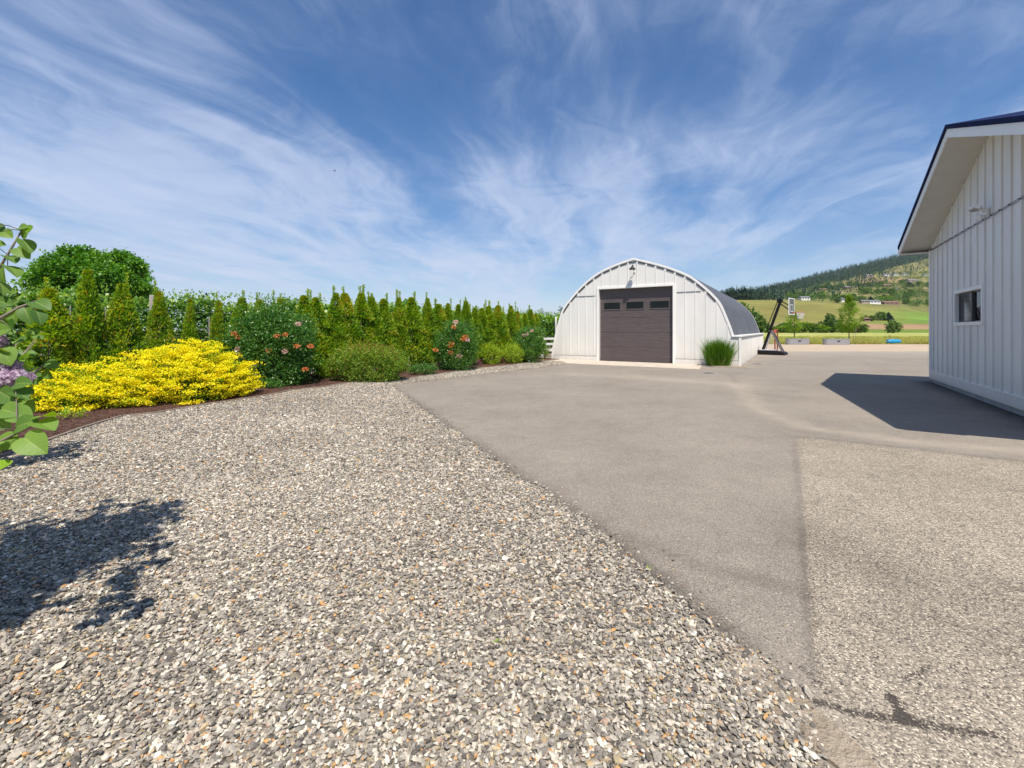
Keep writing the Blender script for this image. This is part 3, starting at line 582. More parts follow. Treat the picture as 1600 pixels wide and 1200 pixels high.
# woods read as one mass
def wood(name, specs, m, label):
    VV = []; AA = []
    lib = {}
    for (p, w, h, con, n) in specs:
        k = (con, n, random.randrange(6))
        if k not in lib: lib[k] = far_crown(1, 1, n, k[2] + 11, con)
        q, v = lib[k]; VV.append(q * np.array([w, w, h]) + np.array(p)); AA.append(np.clip(v + random.uniform(-.2, .2), 0, 1))
    return tag(link(name, quads_mesh(name, np.concatenate(VV), m, attrs={'var': np.concatenate(AA)})), label, kind='stuff')
specs = []
for k in range(2900):
    px = random.uniform(1120, 1500); th = float(np.interp(px, [1150, 1236, 1300, 1364, 1455], [9, 12, 18, 20, 12]))
    dpy = random.uniform(-.6, th) if random.random() < .88 else random.uniform(th, th * 2.2)
    p = on_hill(px, float(ridge_py(px)) + max(dpy, .3), 720); h = random.uniform(12, 26); specs.append((p, h * .42, h, True, 26))
wood('pine_forest', specs, M['conifer'], 'dark conifer forest along the crest of the far hill')
CL = [(1262, 1310, 452, 4, 60), (1290, 1330, 449, 3, 60), (1330, 1385, 447, 3.5, 110), (1385, 1455, 447, 5, 90), (1238, 1265, 462, 6, 50), (1233, 1262, 466, 2.5, 50), (1262, 1310, 467, 4.5, 60), (1300, 1350, 470, 3, 50),
      (1345, 1395, 458, 4, 70), (1340, 1410, 470, 3, 60), (1395, 1455, 462, 7, 130), (1415, 1455, 476, 5, 60), (1355, 1455, 428, 3, 60), (1250, 1330, 440, 5, 90), (1395, 1455, 436, 4, 60), (1330, 1455, 417, 9, 110), (1180, 1260, 463, 3, 60), (1160, 1200, 466, 1.5, 30), (1270, 1455, 455, 14, 160)]
specs = []
for a, b, py, sp, n in CL:
    for k in range(n):
        px = random.uniform(a, b); q = min(random.gauss(py, sp * .5), float(top_py(px)) - 1.0); q = max(q, float(ridge_py(px)) + 6); p = on_hill(px, q, 720); h = random.uniform(5, 11); specs.append((p, h * random.uniform(.9, 1.5), h, random.random() < .12, 30))
wood('hillside_woodland', specs, M['far_leaf'], 'scrubby green woodland scattered over the far hillside')

# separate trees and bushes beyond the meadow
def tree_variant(seed, con, m, dens=620):
    q, v = far_crown(1, 1, dens, seed, con); mc = quads_mesh('crown', q, m, attrs={'var': v})
    tm = MB(); tm.tube([(0, 0, -.05), (0.01, 0, .3), (0, .01, .6)], [.035, .028, .015], 6); mt = tm.mesh('trunk'); mt.materials.append(M['bark']); return mc, mt
VAR = [tree_variant(s, False, M['far_leaf']) for s in (1, 2, 3)]; VARC = [tree_variant(s, True, M['conifer']) for s in (5, 6)]; VARY = [tree_variant(s, False, M['young']) for s in (8, 9)]
VARD = [tree_variant(s, False, M['dry_shrub']) for s in (12, 13)]
def far_tree(name, px, py, w, h, var, label, cat, group, flat=None):
    p = flat if flat is not None else on_hill(px, py); e = empty(name, p, random.uniform(0, 6), label, cat, group); e.scale = (w, w, h)
    mc, mt = random.choice(var); a = link('crown', mc, None, e); b = link('trunk', mt, None, e); return e
HR = [(1163, 519, 34, 34), (1176, 519, 26, 24), (1188, 519, 26, 15), (1200, 520, 20, 10), (1218, 520, 28, 9), (1232, 520, 26, 13), (1247, 520, 22, 9), (1258, 520, 24, 14), (1268, 519, 18, 12), (1281, 520, 24, 10),
      (1292, 519, 22, 15), (1299, 519, 20, 20), (1310, 520, 28, 11), (1322, 519, 24, 10), (1337, 519, 24, 12), (1348, 506, 18, 9)]
HL = ['leftmost tall bush of the hedgerow beside the arched roof', 'bushy hedgerow shrub just right of the arched roof edge', 'rounded hedgerow shrub behind the leaning hoop pole', 'low hedgerow bush behind the hoop pole foot',
      'low wide bush behind the basketball net', 'bush behind the thin young tree at the first trough', 'low dark bush just right of the basketball net', 'tall dark bush right of the basketball net', 'hedgerow bush left of the two tall ones in mid row',
      'low spreading bush in the middle of the hedgerow', 'upright bush next to the tallest of the middle hedgerow', 'tallest pointed tree in the middle of the hedgerow', 'wide low bush left of the bright young tree',
      'bush partly behind the bright young tree', 'bush at the right end of the hedgerow past the bright young tree', 'small bush in front of the brown cottage in the field']
for (px, py, w, h), lb in zip(HR, HL):
    Y = 280; p = Vector(((px - CX) / F * Y, Y + random.uniform(-3, 3), -.1)); far_tree('hedgerow_bush', px, py, w * .50, h * .56, random.choice([VAR, VAR, VARY, VARD]), lb, 'bush', 'bushes of the hedgerow beyond the meadow', p)
for px, py, w, h, con, lb in ((1376, 501, 17, 17, 0, 'tall bushy tree left of two at the brown field edge'), (1388, 501, 12, 15, 1, 'narrow dark tree right of two at the brown field edge'), (1362, 502, 14, 11, 0, 'rounded tree beside the brown cottage'),
                              (1352, 501, 12, 9, 0, 'low tree behind the brown cottage roof'), (1297, 503, 16, 15, 0, 'dark tree beside the small white shed in the field')):
    far_tree('field_tree', px, py, w * .55, h * .55, VARC if con else VAR, lb, 'tree', 'trees at the edge of the brown field')
far_tree('round_tree', 1396, 0, 9.3, 8.2, VAR, 'dark round tree standing alone beyond the blue barrel', 'tree', None, Vector(((1396 - CX) / F * 260, 260, -.4)))
SIDE = []
CLN = ['just left of the tan house with red yard', 'right of the tan house with red yard', 'in the band left of the tiny white cottage', 'in the band around the tiny white cottage', 'on the slope left above the first white house', 'around the first white house', 'right of the first white house by the field',
       'beside the pale gabled house at the field edge', 'in the band below the tan field', 'behind the long white and brown houses', 'on the right slope above the long brown house', 'at the right edge beside the eave']
PL = []
for k in range(60):
    ci = random.randrange(12); a, b, py, sp, n = CL[ci]; px = random.uniform(max(a, 1180), b); q = min(random.gauss(py, sp * .4), float(top_py(px)) - .5)
    kind = random.choice(['rounded green', 'rounded green', 'rounded green', 'dark pointed', 'bright green']); PL.append((ci, kind, px, q))
PL.sort(); HC = {}
for ci, kind, px, q in PL:
    HC[(ci, kind)] = HC.get((ci, kind), 0) + 1; o_ = ('first', 'second', 'third', 'fourth', 'fifth', 'sixth', 'seventh', 'eighth', 'ninth', 'tenth', 'eleventh', 'twelfth')[HC[(ci, kind)] - 1]
    far_tree('hillside_tree', px, q, random.uniform(9, 15), random.uniform(8, 13), {'rounded green': VAR, 'dark pointed': VARC, 'bright green': VARY}[kind], '%s %s tree from the left %s' % (o_, kind, CLN[ci]), 'tree', 'trees among the hillside houses', on_hill(px, q, 720))

# hillside houses
roofc = [simple('house_roof_grey', (.16, .16, .18), .8), simple('house_roof_brown', (.20, .11, .08), .8)]
wallc = [simple('house_wall_white', (.75, .74, .72), .8), simple('house_wall_tan', (.42, .34, .27), .8), simple('house_wall_brown', (.24, .15, .12), .8)]
def house(px, py, w, d, h, wi, ri, rz, label, Y0=720):
    p = on_hill(px, py, Y0); e = empty('house', p, rz, label, 'house', 'houses on the far hillside')
    MB().box(-w / 2, w / 2, -d / 2, d / 2, -3, h).build('wall', wallc[wi], e)
    MB().prism([(-d / 2 - .6, h), (d / 2 + .6, h), (0, h + d * .28)], -w / 2 - .6, w / 2 + .6).build('roof', roofc[ri], e).rotation_euler = (0, 0, math.pi / 2)
    for k in (-1, 0, 1): MB().box(k * w * .3 - .9, k * w * .3 + .9, -d / 2 - .06, -d / 2 + .02, h * .35, h * .8).build('window', M['glass_dark'], e)
for a in ((1313, 471.5, 9, 8, 5, 0, 0, .4, 'white house with pale gable at the top edge of the olive field'), (1364, 474.5, 20, 9, 3.6, 0, 0, .1, 'long white house with grey roof beside the olive field'), (1350, 474, 11, 8, 3.4, 1, 0, -.1, 'tan house just left of the long white one'),
          (1390, 476, 26, 9, 3.0, 2, 1, .05, 'long low brown house above the green field'), (1424, 441.5, 26, 12, 5, 1, 0, .1, 'large grey roofed house high on the right of the hill'), (1357, 433.5, 22, 12, 6, 1, 0, .2, 'tan hilltop house below the pine forest'),
          (1385, 431.5, 18, 10, 4, 0, 0, 0, 'white house at the left of the row below the pines'), (1398, 431, 12, 10, 4, 0, 0, 0, 'small white house in the middle of the row below the pines'), (1414, 430.5, 16, 10, 4, 0, 0, .1, 'white house at the right of the row below the pines'), (1285, 455, 17, 9, 3.5, 1, 1, .1, 'tan house with red earth yard at mid slope'),
          (1323, 452.5, 16, 9, 5, 2, 0, .2, 'dark house among the mid slope trees'), (1256, 469, 16, 9, 4.2, 0, 0, .1, 'white house above the left part of the olive field'), (1385, 449, 18, 9, 5, 2, 1, 0, 'brown house in the trees under the tan field'),
          (1400, 453, 8, 7, 4, 0, 0, .5, 'tiny white cottage right of the brown one in the trees'), (1445, 431.5, 14, 8, 4, 0, 0, .2, 'white house near the eave at the right edge of the hill')):
    house(*a)
house(1352, 502, 6.5, 4.5, 2.2, 2, 1, .2, 'brown cottage among bushes at the edge of the brown field', 300)
house(1301, 504, 5, 4, 2.0, 0, 0, .2, 'small white shed among the bushes beyond the meadow', 300)

# ------------------------------------------------------------------ arched workshop
SO = Vector((4.54, 23.4, 0)); RZ = math.atan2(-.53, .848)
shop = empty('arched_workshop', SO, RZ, 'white arched workshop with brown sectional door and grey curved roof', 'workshop')
def prof(cx, cy):
    px = 850 + cx / 4.444; py = 390 + cy / 4.444; r = (px - CX) / F; t = (r * 23.4 - 4.54) / (.848 + .53 * r); Y = 23.4 - .53 * t
    return (t, EYE + (HY - py) / F * Y)
PR = [prof(*p) for p in ((64, 700), (75, 640), (90, 565), (108, 500), (130, 432), (155, 388), (180, 356), (240, 285), (310, 218), (400, 155), (510, 105), (622, 66), (740, 93), (870, 130), (1000, 183), (1080, 238), (1160, 308), (1220, 378), (1262, 470), (1290, 540), (1312, 597))]
PR = [(PR[0][0] - .03, 0.0)] + PR
TL = PR[0][0]; TR = PR[-1][0]; CAPZ = 1.30; PR[-1] = (TR, CAPZ); WR = TR + .30
tp_ = [p[0] for p in PR[1:]]; zp_ = [p[1] for p in PR[1:]]
def ztop(t): return float(np.interp(t, tp_, zp_))
DW, DH, DEPTH = 3.72, 3.73, 19.0
ts = sorted(set([PR[0][0]] + [p[0] for p in PR[1:]]))
def wallpoly(t0, t1, zb):
    top = [(t0, ztop(t0))] + [(t, ztop(t)) for t in tp_ if t0 < t < t1] + [(t1, ztop(t1))]
    return [(t0, zb), (t1, zb)] + top[::-1]
fw = MB()
fw.prism([(TL, 0), (0, 0), (0, ztop(0))] + [(t, z) for t, z in zip(tp_, zp_) if t < 0][::-1], 0, .2)
fw.prism(wallpoly(0, DW, DH), 0, .2)
fw.prism([(DW, 0), (WR, 0), (WR, CAPZ), (TR, CAPZ)] + [(t, z) for t, z in zip(tp_, zp_) if DW < t < TR][::-1] + [(DW, ztop(DW))], 0, .2)
t = -2.55
while t < WR:                                                     # raised panel ribs
    if TL + .15 < t < WR - .1:
        zb = DH + .12 if -.1 < t < DW + .1 else .26; zt = (ztop(t) if t < TR else CAPZ) - .1
        if zt > zb: fw.box(t - .018, t + .018, -.02, .0, zb, zt)
    t += .455
fw.build('front_wall', M['white_panel'], shop, .004)
for x0, x1, y0, z0, z1 in ((TL + .03, -.12, -.034, .225, .24), (DW + .12, WR - .08, -.034, .225, .24), (-1.35, -.2, -.026, DH - .33, DH - .316), (DW + .18, DW + 1.25, -.026, DH - .33, DH - .316)):
    MB().box(x0, x1, y0, 0, z0, z1).build('seam_flashing', M['dark_gap'], shop)
for x0, x1 in ((TL + .03, -.115), (DW + .115, WR - .065)): MB().box(x0, x1, -.04, .0, 0.0, .225).build('base_trim', M['base_white'], shop, .004)
dt = MB(); dt.box(-.11, 0, -.045, 0, 0, DH + .11); dt.box(DW, DW + .11, -.045, 0, 0, DH + .11); dt.box(0, DW, -.045, 0, DH, DH + .11); dt.build('door_trim', M['white_trim'], shop, .006)
# door
door = MB()
sec = DH / 5
for k in range(5): door.box(.01, DW - .01, .185, .205, k * sec + .006, (k + 1) * sec - .006)
door.box(.01, DW - .01, .20, .225, 0, DH); do = door.build('garage_door', M['door_brown'], shop, .004)
for k, (a, b) in enumerate(((.17, 1.12), (1.35, 2.32), (2.55, 3.55))):
    z0, z1 = 2.64, 3.08; f = MB(); w = .05
    f.box(a, b, .165, .186, z0, z0 + w); f.box(a, b, .165, .186, z1 - w, z1); f.box(a, a + w, .165, .186, z0 + w, z1 - w); f.box(b - w, b, .165, .186, z0 + w, z1 - w); wf = f.build('window', simple('window_frame_dark%d' % k, (.10, .085, .08), .4), do)
    MB().box(a + w, b - w, .175, .182, z0 + w, z1 - w).build('pane', M['glass_dark'], wf)
# roof
OUT = [(t, z) for t, z in zip(tp_, zp_)]; OUT = [(TL, 0.02)] + OUT
def offs(pts, d):
    o = []
    for i, p in enumerate(pts):
        a = pts[max(i - 1, 0)]; b = pts[min(i + 1, len(pts) - 1)]; tx, tz = b[0] - a[0], b[1] - a[1]; l = math.hypot(tx, tz); o.append((p[0] - tz / l * d, p[1] + tx / l * d))
    return o
def smoothp(pts, n=4):
    o = []
    for i in range(len(pts) - 1):
        p0, p1, p2, p3 = pts[max(i - 1, 0)], pts[i], pts[i + 1], pts[min(i + 2, len(pts) - 1)]
        for k in range(n):
            u = k / n; f = lambda j: .5 * (2 * p1[j] + (p2[j] - p0[j]) * u + (2 * p0[j] - 5 * p1[j] + 4 * p2[j] - p3[j]) * u * u + (3 * p1[j] - p0[j] - 3 * p2[j] + p3[j]) * u ** 3)
            o.append((f(0), f(1)))
    return o + [pts[-1]]
iap = 12
CURVE = smoothp(OUT[:iap + 1])[:-1] + smoothp(OUT[iap:])
def shell(inner, outer, y0, y1):
    m = MB(); n = len(inner); vs = [(t, y, z) for y in (y0, y1) for P_ in (inner, outer) for t, z in P_]; fs = []
    for i in range(n - 1):
        fs += [(i, i + 1, n + i + 1, n + i), (2 * n + i, 3 * n + i, 3 * n + i + 1, 2 * n + i + 1), (i, 2 * n + i, 2 * n + i + 1, i + 1), (n + i, n + i + 1, 3 * n + i + 1, 3 * n + i)]
    fs += [(0, n, 3 * n, 2 * n), (n - 1, 3 * n - 1, 4 * n - 1, 2 * n - 1)]
    return m.add(vs, fs, False)
shell(offs(CURVE, .004), offs(CURVE, .06), .02, DEPTH - .02).build('roof', M['roof_grey'], shop)
shell(offs(CURVE, -.035), offs(CURVE, .062), -.028, .018).build('rake_trim', M['white_trim'], shop)
shell(offs(CURVE, -.035), offs(CURVE, .07), DEPTH - .018, DEPTH + .10).build('rear_rake_trim', M['white_trim'], shop)
gaps = MB()                                                       # dark strips standing in for gaps under the rake between ribs
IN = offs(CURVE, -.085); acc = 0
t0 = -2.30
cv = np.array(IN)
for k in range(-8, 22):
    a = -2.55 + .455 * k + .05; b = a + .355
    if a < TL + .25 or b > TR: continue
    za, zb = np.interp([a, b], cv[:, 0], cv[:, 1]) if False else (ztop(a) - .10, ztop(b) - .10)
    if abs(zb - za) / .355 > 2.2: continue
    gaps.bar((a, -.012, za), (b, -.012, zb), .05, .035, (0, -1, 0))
gaps.build('rake_gap_strips', M['dark_gap'], shop)
rw = MB(); rw.prism([(TL, 0)] + OUT[1:] + [(WR, CAPZ), (WR, 0)], DEPTH - .2, DEPTH - .03); rw.build('rear_wall', M['white_panel'], shop)
kw = MB(); kw.box(WR - .12, WR, .2, DEPTH - .2, 0, CAPZ)
y = .6
while y < DEPTH - .3: kw.box(WR, WR + .02, y - .02, y + .02, .05, CAPZ - .06); y += .455
kw.build('side_wall', M['white_panel'], shop)
cp = MB(); cp.box(TR - .05, WR + .06, -.06, DEPTH + .05, CAPZ, CAPZ + .075); cp.build('wall_cap', M['white_trim'], shop, .01)
MB().box(WR - .06, WR + .03, -.035, .08, 0, CAPZ).build('corner_trim', M['white_trim'], shop, .005)
# gooseneck lamp on the gable
lamp = empty('wall_lamp', SO + Matrix.Rotation(RZ, 3, 'Z') @ Vector((1.87, -.0, 4.50)), RZ, 'black barn lamp with white bracket on the arched gable', 'lamp')
MB().lathe([(.0, .17), (.04, .17), (.05, .12), (.14, .05), (.155, 0), (.15, -.005), (.12, .03), (.0, .06)], 20, Matrix.Translation((0, -.36, .10))).build('lamp_shade', M['black_metal'], lamp)
MB().tube([(0, -.02, .02), (0, -.14, .10), (0, -.24, .30), (0, -.33, .34), (0, -.36, .27)], .016, 8).build('arm', M['black_metal'], lamp)
MB().lathe([(0, 0), (.05, 0), (.05, .03), (0, .03)], 14, Matrix.Rotation(math.pi / 2, 4, 'X')).build('mount_plate', M['white_trim'], lamp)
MB().lathe([(0, -.06), (.035, -.04), (.03, .03), (0, .05)], 10, Matrix.Translation((0, -.36, .13))).build('bulb', M['white_trim'], lamp)
# apron
mb = MB(); R = Matrix.Rotation(RZ, 3, 'Z')
ap = [(SO + R @ Vector(p)) for p in ((-2.3, -.0, 0), (5.05, 0, 0), (5.35, -2.7, 0), (-.8, -2.55, 0), (-2.0, -1.3, 0))]
mb.prism([(p.x, p.y) for p in ap], -.03, .012, 'z'); tag(mb.build('concrete_apron', M['concrete']), kind='structure')
def drain(px, py, w, label):
    x, y = g(px, py); e = empty('drain_cover', (x, y, 0), 0, label, 'drain cover', 'drain covers in the asphalt')
    m = MB(); m.box(-w / 2, w / 2, -.22, -.19, .0, .012); m.box(-w / 2, w / 2, .19, .22, .0, .012); m.box(-w / 2, -w / 2 + .03, -.19, .19, .0, .012); m.box(w / 2 - .03, w / 2, -.19, .19, .0, .012); m.build('frame', M['foundation'], e)
    m = MB()
    k = -w / 2 + .05
    while k < w / 2 - .05: m.box(k, k + .025, -.19, .19, .002, .008); k += .05
    m.build('grate', M['black_metal'], e)
drain(1107, 583.3, .42, 'small dark drain cover in front of the ornamental grass'); drain(1184, 569, .46, 'small dark drain cover beside the low side wall of the workshop')

# ------------------------------------------------------------------ gabled building on the right
GO = Vector((12.9, 13.8, 0)); GR = math.atan2(-.848, -.53)
barn = empty('gabled_building', GO, GR, 'white board and batten building with wide eave at the right edge', 'building')
PIT = .353; SA = 5.0; ZC = 4.13; ZA = ZC + PIT * SA; SN = 10.0; OV = .71; E0, E1 = -.27, 10.75
def zw(s): return ZA - PIT * abs(s - SA)
WX0, WX1, WZ0, WZ1 = 2.52, 4.44, 1.80, 2.54
w = MB(); T = .18
w.prism([(0, .1), (WX0, .1), (WX0, zw(WX0)), (0, zw(0))], 0, T)
w.prism([(WX0, .1), (WX1, .1), (WX1, WZ0), (WX0, WZ0)], 0, T); w.prism([(WX0, WZ1), (WX1, WZ1), (WX1, zw(WX1)), (WX0, zw(WX0))], 0, T)
w.prism([(WX1, .1), (SN, .1), (SN, zw(SN)), (SA, ZA), (WX1, zw(WX1))], 0, T)
s = .34
while s < SN:
    for z0, z1 in (((.36, WZ0 - .1), (WZ1 + .1, 4.02), (4.07, zw(s) - .02)) if WX0 - .1 < s < WX1 + .1 else ((.36, 4.02), (4.07, zw(s) - .02))):
        if z1 > z0: w.box(s - .025, s + .025, -.03, 0, z0, z1)
    s += .4725
w.build('front_wall', M['grey_white_siding'], barn, .003)
m = MB(); m.box(0, T, T, 9, .1, zw(0)); m.build('side_wall', M['grey_white_siding'], barn)
m = MB(); m.box(SN - T, SN, T, 9, .1, zw(SN)); m.build('side_wall', M['grey_white_siding'], barn)
m = MB(); m.prism([(T, .1), (SN - T, .1), (SN - T, zw(SN - T)), (SA, ZA), (T, zw(T))], 8.8, 9); m.build('rear_wall', M['grey_white_siding'], barn)
MB().box(-.03, SN, -.035, 0, .13, .34).build('base_board', M['base_white'], barn, .004)
MB().box(-.03, SN, -.045, 0, .34, .365).build('base_ledge', M['white_trim'], barn, .003)
MB().box(.02, SN - .02, .02, 8.95, -.02, .1).build('foundation', M['foundation'], barn)
MB().box(-.035, .07, -.04, .0, .365, zw(0) - .06).build('corner_board', M['white_trim'], barn, .004)
m = MB(); m.box(.07, SN, -.012, 0, 4.025, 4.06); m.build('seam_flashing', M['frame_grey'], barn)
# cable stapled over the battens
pts = []; s = .1
while s < SN - .1: pts += [(s, -.045 - .006 * random.random(), 4.045 + random.uniform(-.008, .008))]; s += .157
m = MB(); m.tube(pts, .005, 6); s = .34
while s < SN: m.box(s - .012, s + .012, -.056, -.028, 4.033, 4.058); s += .4725
m.build('cable', M['black_metal'], barn)
# roof slabs, fascia, soffit
def slab(s0, s1, zf0, zf1, y0, y1): return [(s0, zf0(s0)), (s1, zf0(s1)), (s1, zf1(s1)), (s0, zf1(s0))]
for a, b in ((E0 - .02, SA), (SA, E1 + .02)):
    m = MB(); m.prism(slab(a, b, lambda s: zw(s) + .17, lambda s: zw(s) + .27, 0, 0), -OV - .03, 9.6); m.build('roof', M['roof_edge'], barn)
    a2, b2 = max(a, E0), min(b, E1)
    m = MB(); m.prism(slab(a2, b2, lambda s: zw(s) - .02, lambda s: zw(s) + .168, 0, 0), -OV, -OV + .03); m.build('fascia', M['white_trim'], barn)
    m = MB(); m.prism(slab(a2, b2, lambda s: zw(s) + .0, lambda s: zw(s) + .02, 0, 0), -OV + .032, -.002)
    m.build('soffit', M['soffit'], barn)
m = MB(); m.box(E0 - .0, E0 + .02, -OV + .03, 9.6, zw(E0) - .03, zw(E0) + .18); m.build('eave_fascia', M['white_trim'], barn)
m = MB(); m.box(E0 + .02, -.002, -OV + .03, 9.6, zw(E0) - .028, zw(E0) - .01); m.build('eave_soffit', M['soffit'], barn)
m = MB(); m.prism([(E0 - .12, zw(E0) + .05), (E0 - .11, zw(E0) + .16), (E0 - .10, zw(E0) + .16), (E0 - .105, zw(E0) + .06), (E0 - .02, zw(E0) + .05), (E0 - .015, zw(E0) + .16), (E0 - .003, zw(E0) + .16), (E0 - .003, zw(E0) + .03), (E0 - .09, zw(E0) + .03)], -OV - .02, 9.6); m.build('gutter', M['white_trim'], barn)
# window
wt = MB(); q = .085
wt.box(WX0 - q, WX1 + q, -.035, 0, WZ1, WZ1 + q); wt.box(WX0 - q, WX1 + q, -.04, 0, WZ0 - q, WZ0); wt.box(WX0 - q, WX0, -.035, 0, WZ0, WZ1); wt.box(WX1, WX1 + q, -.035, 0, WZ0, WZ1)
win = wt.build('window', M['white_trim'], barn, .004)
fr = MB(); xm = (WX0 + WX1) / 2; q = .035
for a, b, yy in ((WX0, xm + .02, .05), (xm - .02, WX1, .085)):
    fr.box(a, b, yy, yy + .03, WZ0, WZ0 + q); fr.box(a, b, yy, yy + .03, WZ1 - q, WZ1); fr.box(a, a + q, yy, yy + .03, WZ0 + q, WZ1 - q); fr.box(b - q, b, yy, yy + .03, WZ0 + q, WZ1 - q)
fr.build('frame', simple('sash_dark', (.06, .06, .065), .4), win)
MB().box(WX0 + q, xm - .015, .06, .066, WZ0 + q, WZ1 - q).build('pane', M['glass_dark'], win)
MB().box(xm + .015, WX1 - q, .095, .101, WZ0 + q, WZ1 - q).build('pane', M['clear_glass'], win)
pos = empty('window_poster', GO + Matrix.Rotation(GR, 3, 'Z') @ Vector((xm + .40, .112, WZ0 + .0)), GR, 'white panel with dark diagonal stripes standing inside the window', 'poster')
MB().box(-.40, .36, 0, .02, -.6, .70).build('board', M['poster'], pos)
m = MB()
for k in range(4): m.bar((-.22, -.006, .18 + k * .13), (.16, -.006, .30 + k * .13), .004, .05, (0, 0, 1))
m.build('stripes', M['black_metal'], pos)
# flood light
fl = empty('security_light', GO + Matrix.Rotation(GR, 3, 'Z') @ Vector((4.85, -.03, 4.16)), GR, 'white twin flood light with motion sensor above the small window', 'security light')
MB().box(-.07, .07, -.05, 0, -.07, .07).build('mount_box', M['white_trim'], fl, .008)
for sx, rz in ((-1, .5), (1, -.3)):
    mm = Matrix.Translation((sx * .10, -.13, .08)) @ Matrix.Rotation(rz, 4, 'Z') @ Matrix.Rotation(-.45, 4, 'X')
    h = MB(); h.box(-.10, .10, -.13, .0, -.03, .05, mm); hd = h.build('lamp_head', M['white_trim'], fl, .01)
    h = MB(); h.box(-.085, .085, -.12, -.02, -.036, -.031, mm); h.build('lens', M['frame_grey'], hd)
MB().tube([(0, -.05, 0), (-.03, -.10, .04), (-.08, -.10, .07)], .015, 6).tube([(0, -.05, 0), (.03, -.1, .04), (.08, -.1, .07)], .015, 6).build('bracket', M['white_trim'], fl)
MB().lathe([(0, -.06), (.04, -.045), (.05, 0), (.04, .04), (0, .045)], 14, Matrix.Translation((-.02, -.11, -.08))).build('sensor', M['white_trim'], fl)

# ------------------------------------------------------------------ vegetation builders
def clump_foliage(centers, outs, per, spread, ll, lw, seed, up=.35, flat=1.0, var_mu=.5, var_sd=.22, droop=0.0):
    r = np.random.default_rng(seed); n = len(centers) * per; C = np.repeat(centers, per, 0); O = np.repeat(outs, per, 0)
    sp = np.repeat(np.broadcast_to(spread, (len(centers),)), per)[:, None]
    J = r.normal(size=(n, 3)) * sp * [1, 1, flat]; C = C + J
    D = unit(O * .7 + r.normal(size=(n, 3)) * .75 + [0, 0, up - droop]); Nn = unit(O * .6 + r.normal(size=(n, 3)) * .55 + [0, 0, .7])
    ln = r.uniform(.7, 1.25, n) * ll
    v = np.clip(r.normal(var_mu, var_sd, n) + np.repeat(r.normal(0, .10, len(centers)), per), 0, 1)
    return leaf_quads(C, D, Nn, ln, ln * lw), v, C
def stems_mesh(n, rx, ry, h, seed, r0=.014):
    r = random.Random(seed); m = MB()
    for k in range(n):
        a = r.uniform(0, 6.283); q = r.uniform(.3, .85); x, y = math.cos(a) * rx * q, math.sin(a) * ry * q
        m.tube([(x * .12, y * .12, -.03), (x * .35, y * .35, h * .3), (x * .65, y * .65, h * r.uniform(.45, .6))], [r0, r0 * .7, r0 * .3], 5)
    return m
def ell_shell(n, rx, ry, h, r, low=.0, lumps=.10, inner=.72):
    d = unit(r.normal(size=(n, 3)));  d[:, 2] = np.abs(d[:, 2]) - low; d = unit(d)
    a = np.arctan2(d[:, 1], d[:, 0]); lm = 1 + lumps * np.sin(3 * a + r.random() * 6) + lumps * np.sin(5 * a + 4 * d[:, 2] + r.random() * 6) + lumps * .6 * np.sin(9 * a + 7 * d[:, 2])
    q = r.uniform(inner, 1.0, n) * lm; C = d * q[:, None] * [rx, ry, h]; C[:, 2] = np.maximum(C[:, 2], .02); return C, d
def shrub(name, x, y, rx, ry, h, m, label, cat, ncl=160, per=45, ll=.05, lw=.6, seed=0, group=None, flat=1.0, stems=7, spread=None, low=.25, lumps=.10, var_mu=.5, z0=.03, rz=0.0, topvar=0):
    r = np.random.default_rng(seed); e = empty(name, (x, y, z0), rz, label, cat, group)
    zc = h * .42; C, d = ell_shell(ncl, rx, ry, h * .58, r, 0, lumps); sg = r.random(ncl) < .32; C[sg, 2] *= -1; d[sg, 2] *= -1; C[:, 2] += zc
    C[:, 2] = np.clip(C[:, 2], .05, None)
    sp = spread or .11 * (rx + h) / 2
    q, v, P_ = clump_foliage(C, d, per, sp, ll, lw, seed, flat=flat, var_mu=var_mu)
    if topvar: v = np.clip(v + topvar * np.clip((P_[:, 2] / h - .75) * 4, 0, 1), 0, 1)
    q[..., 2] = np.maximum(q[..., 2], .0)
    link('foliage', quads_mesh('foliage', q, m, attrs={'var': v}), None, e)
    if stems: stems_mesh(stems, rx, ry, h, seed).build('stem', M['twig'], e)
    return e
def blossoms(e, spots, m, size=.09, n=60, seed=1, name='blossom'):
    for i, p in enumerate(spots):
        r = np.random.default_rng(seed * 97 + i); d = unit(r.normal(size=(n, 3))); C = np.array(p) + d * size * np.array([.8, .6, .5]) * (r.random((n, 1)) * .6 + .5); q = leaf_quads(C, d + r.normal(size=(n, 3)) * .5, unit(r.normal(size=(n, 3)) + d), np.full(n, size * .5), np.full(n, size * .34))
        link(name, quads_mesh(name, q, m[i % len(m)], attrs={'var': r.random(n)}), None, e)

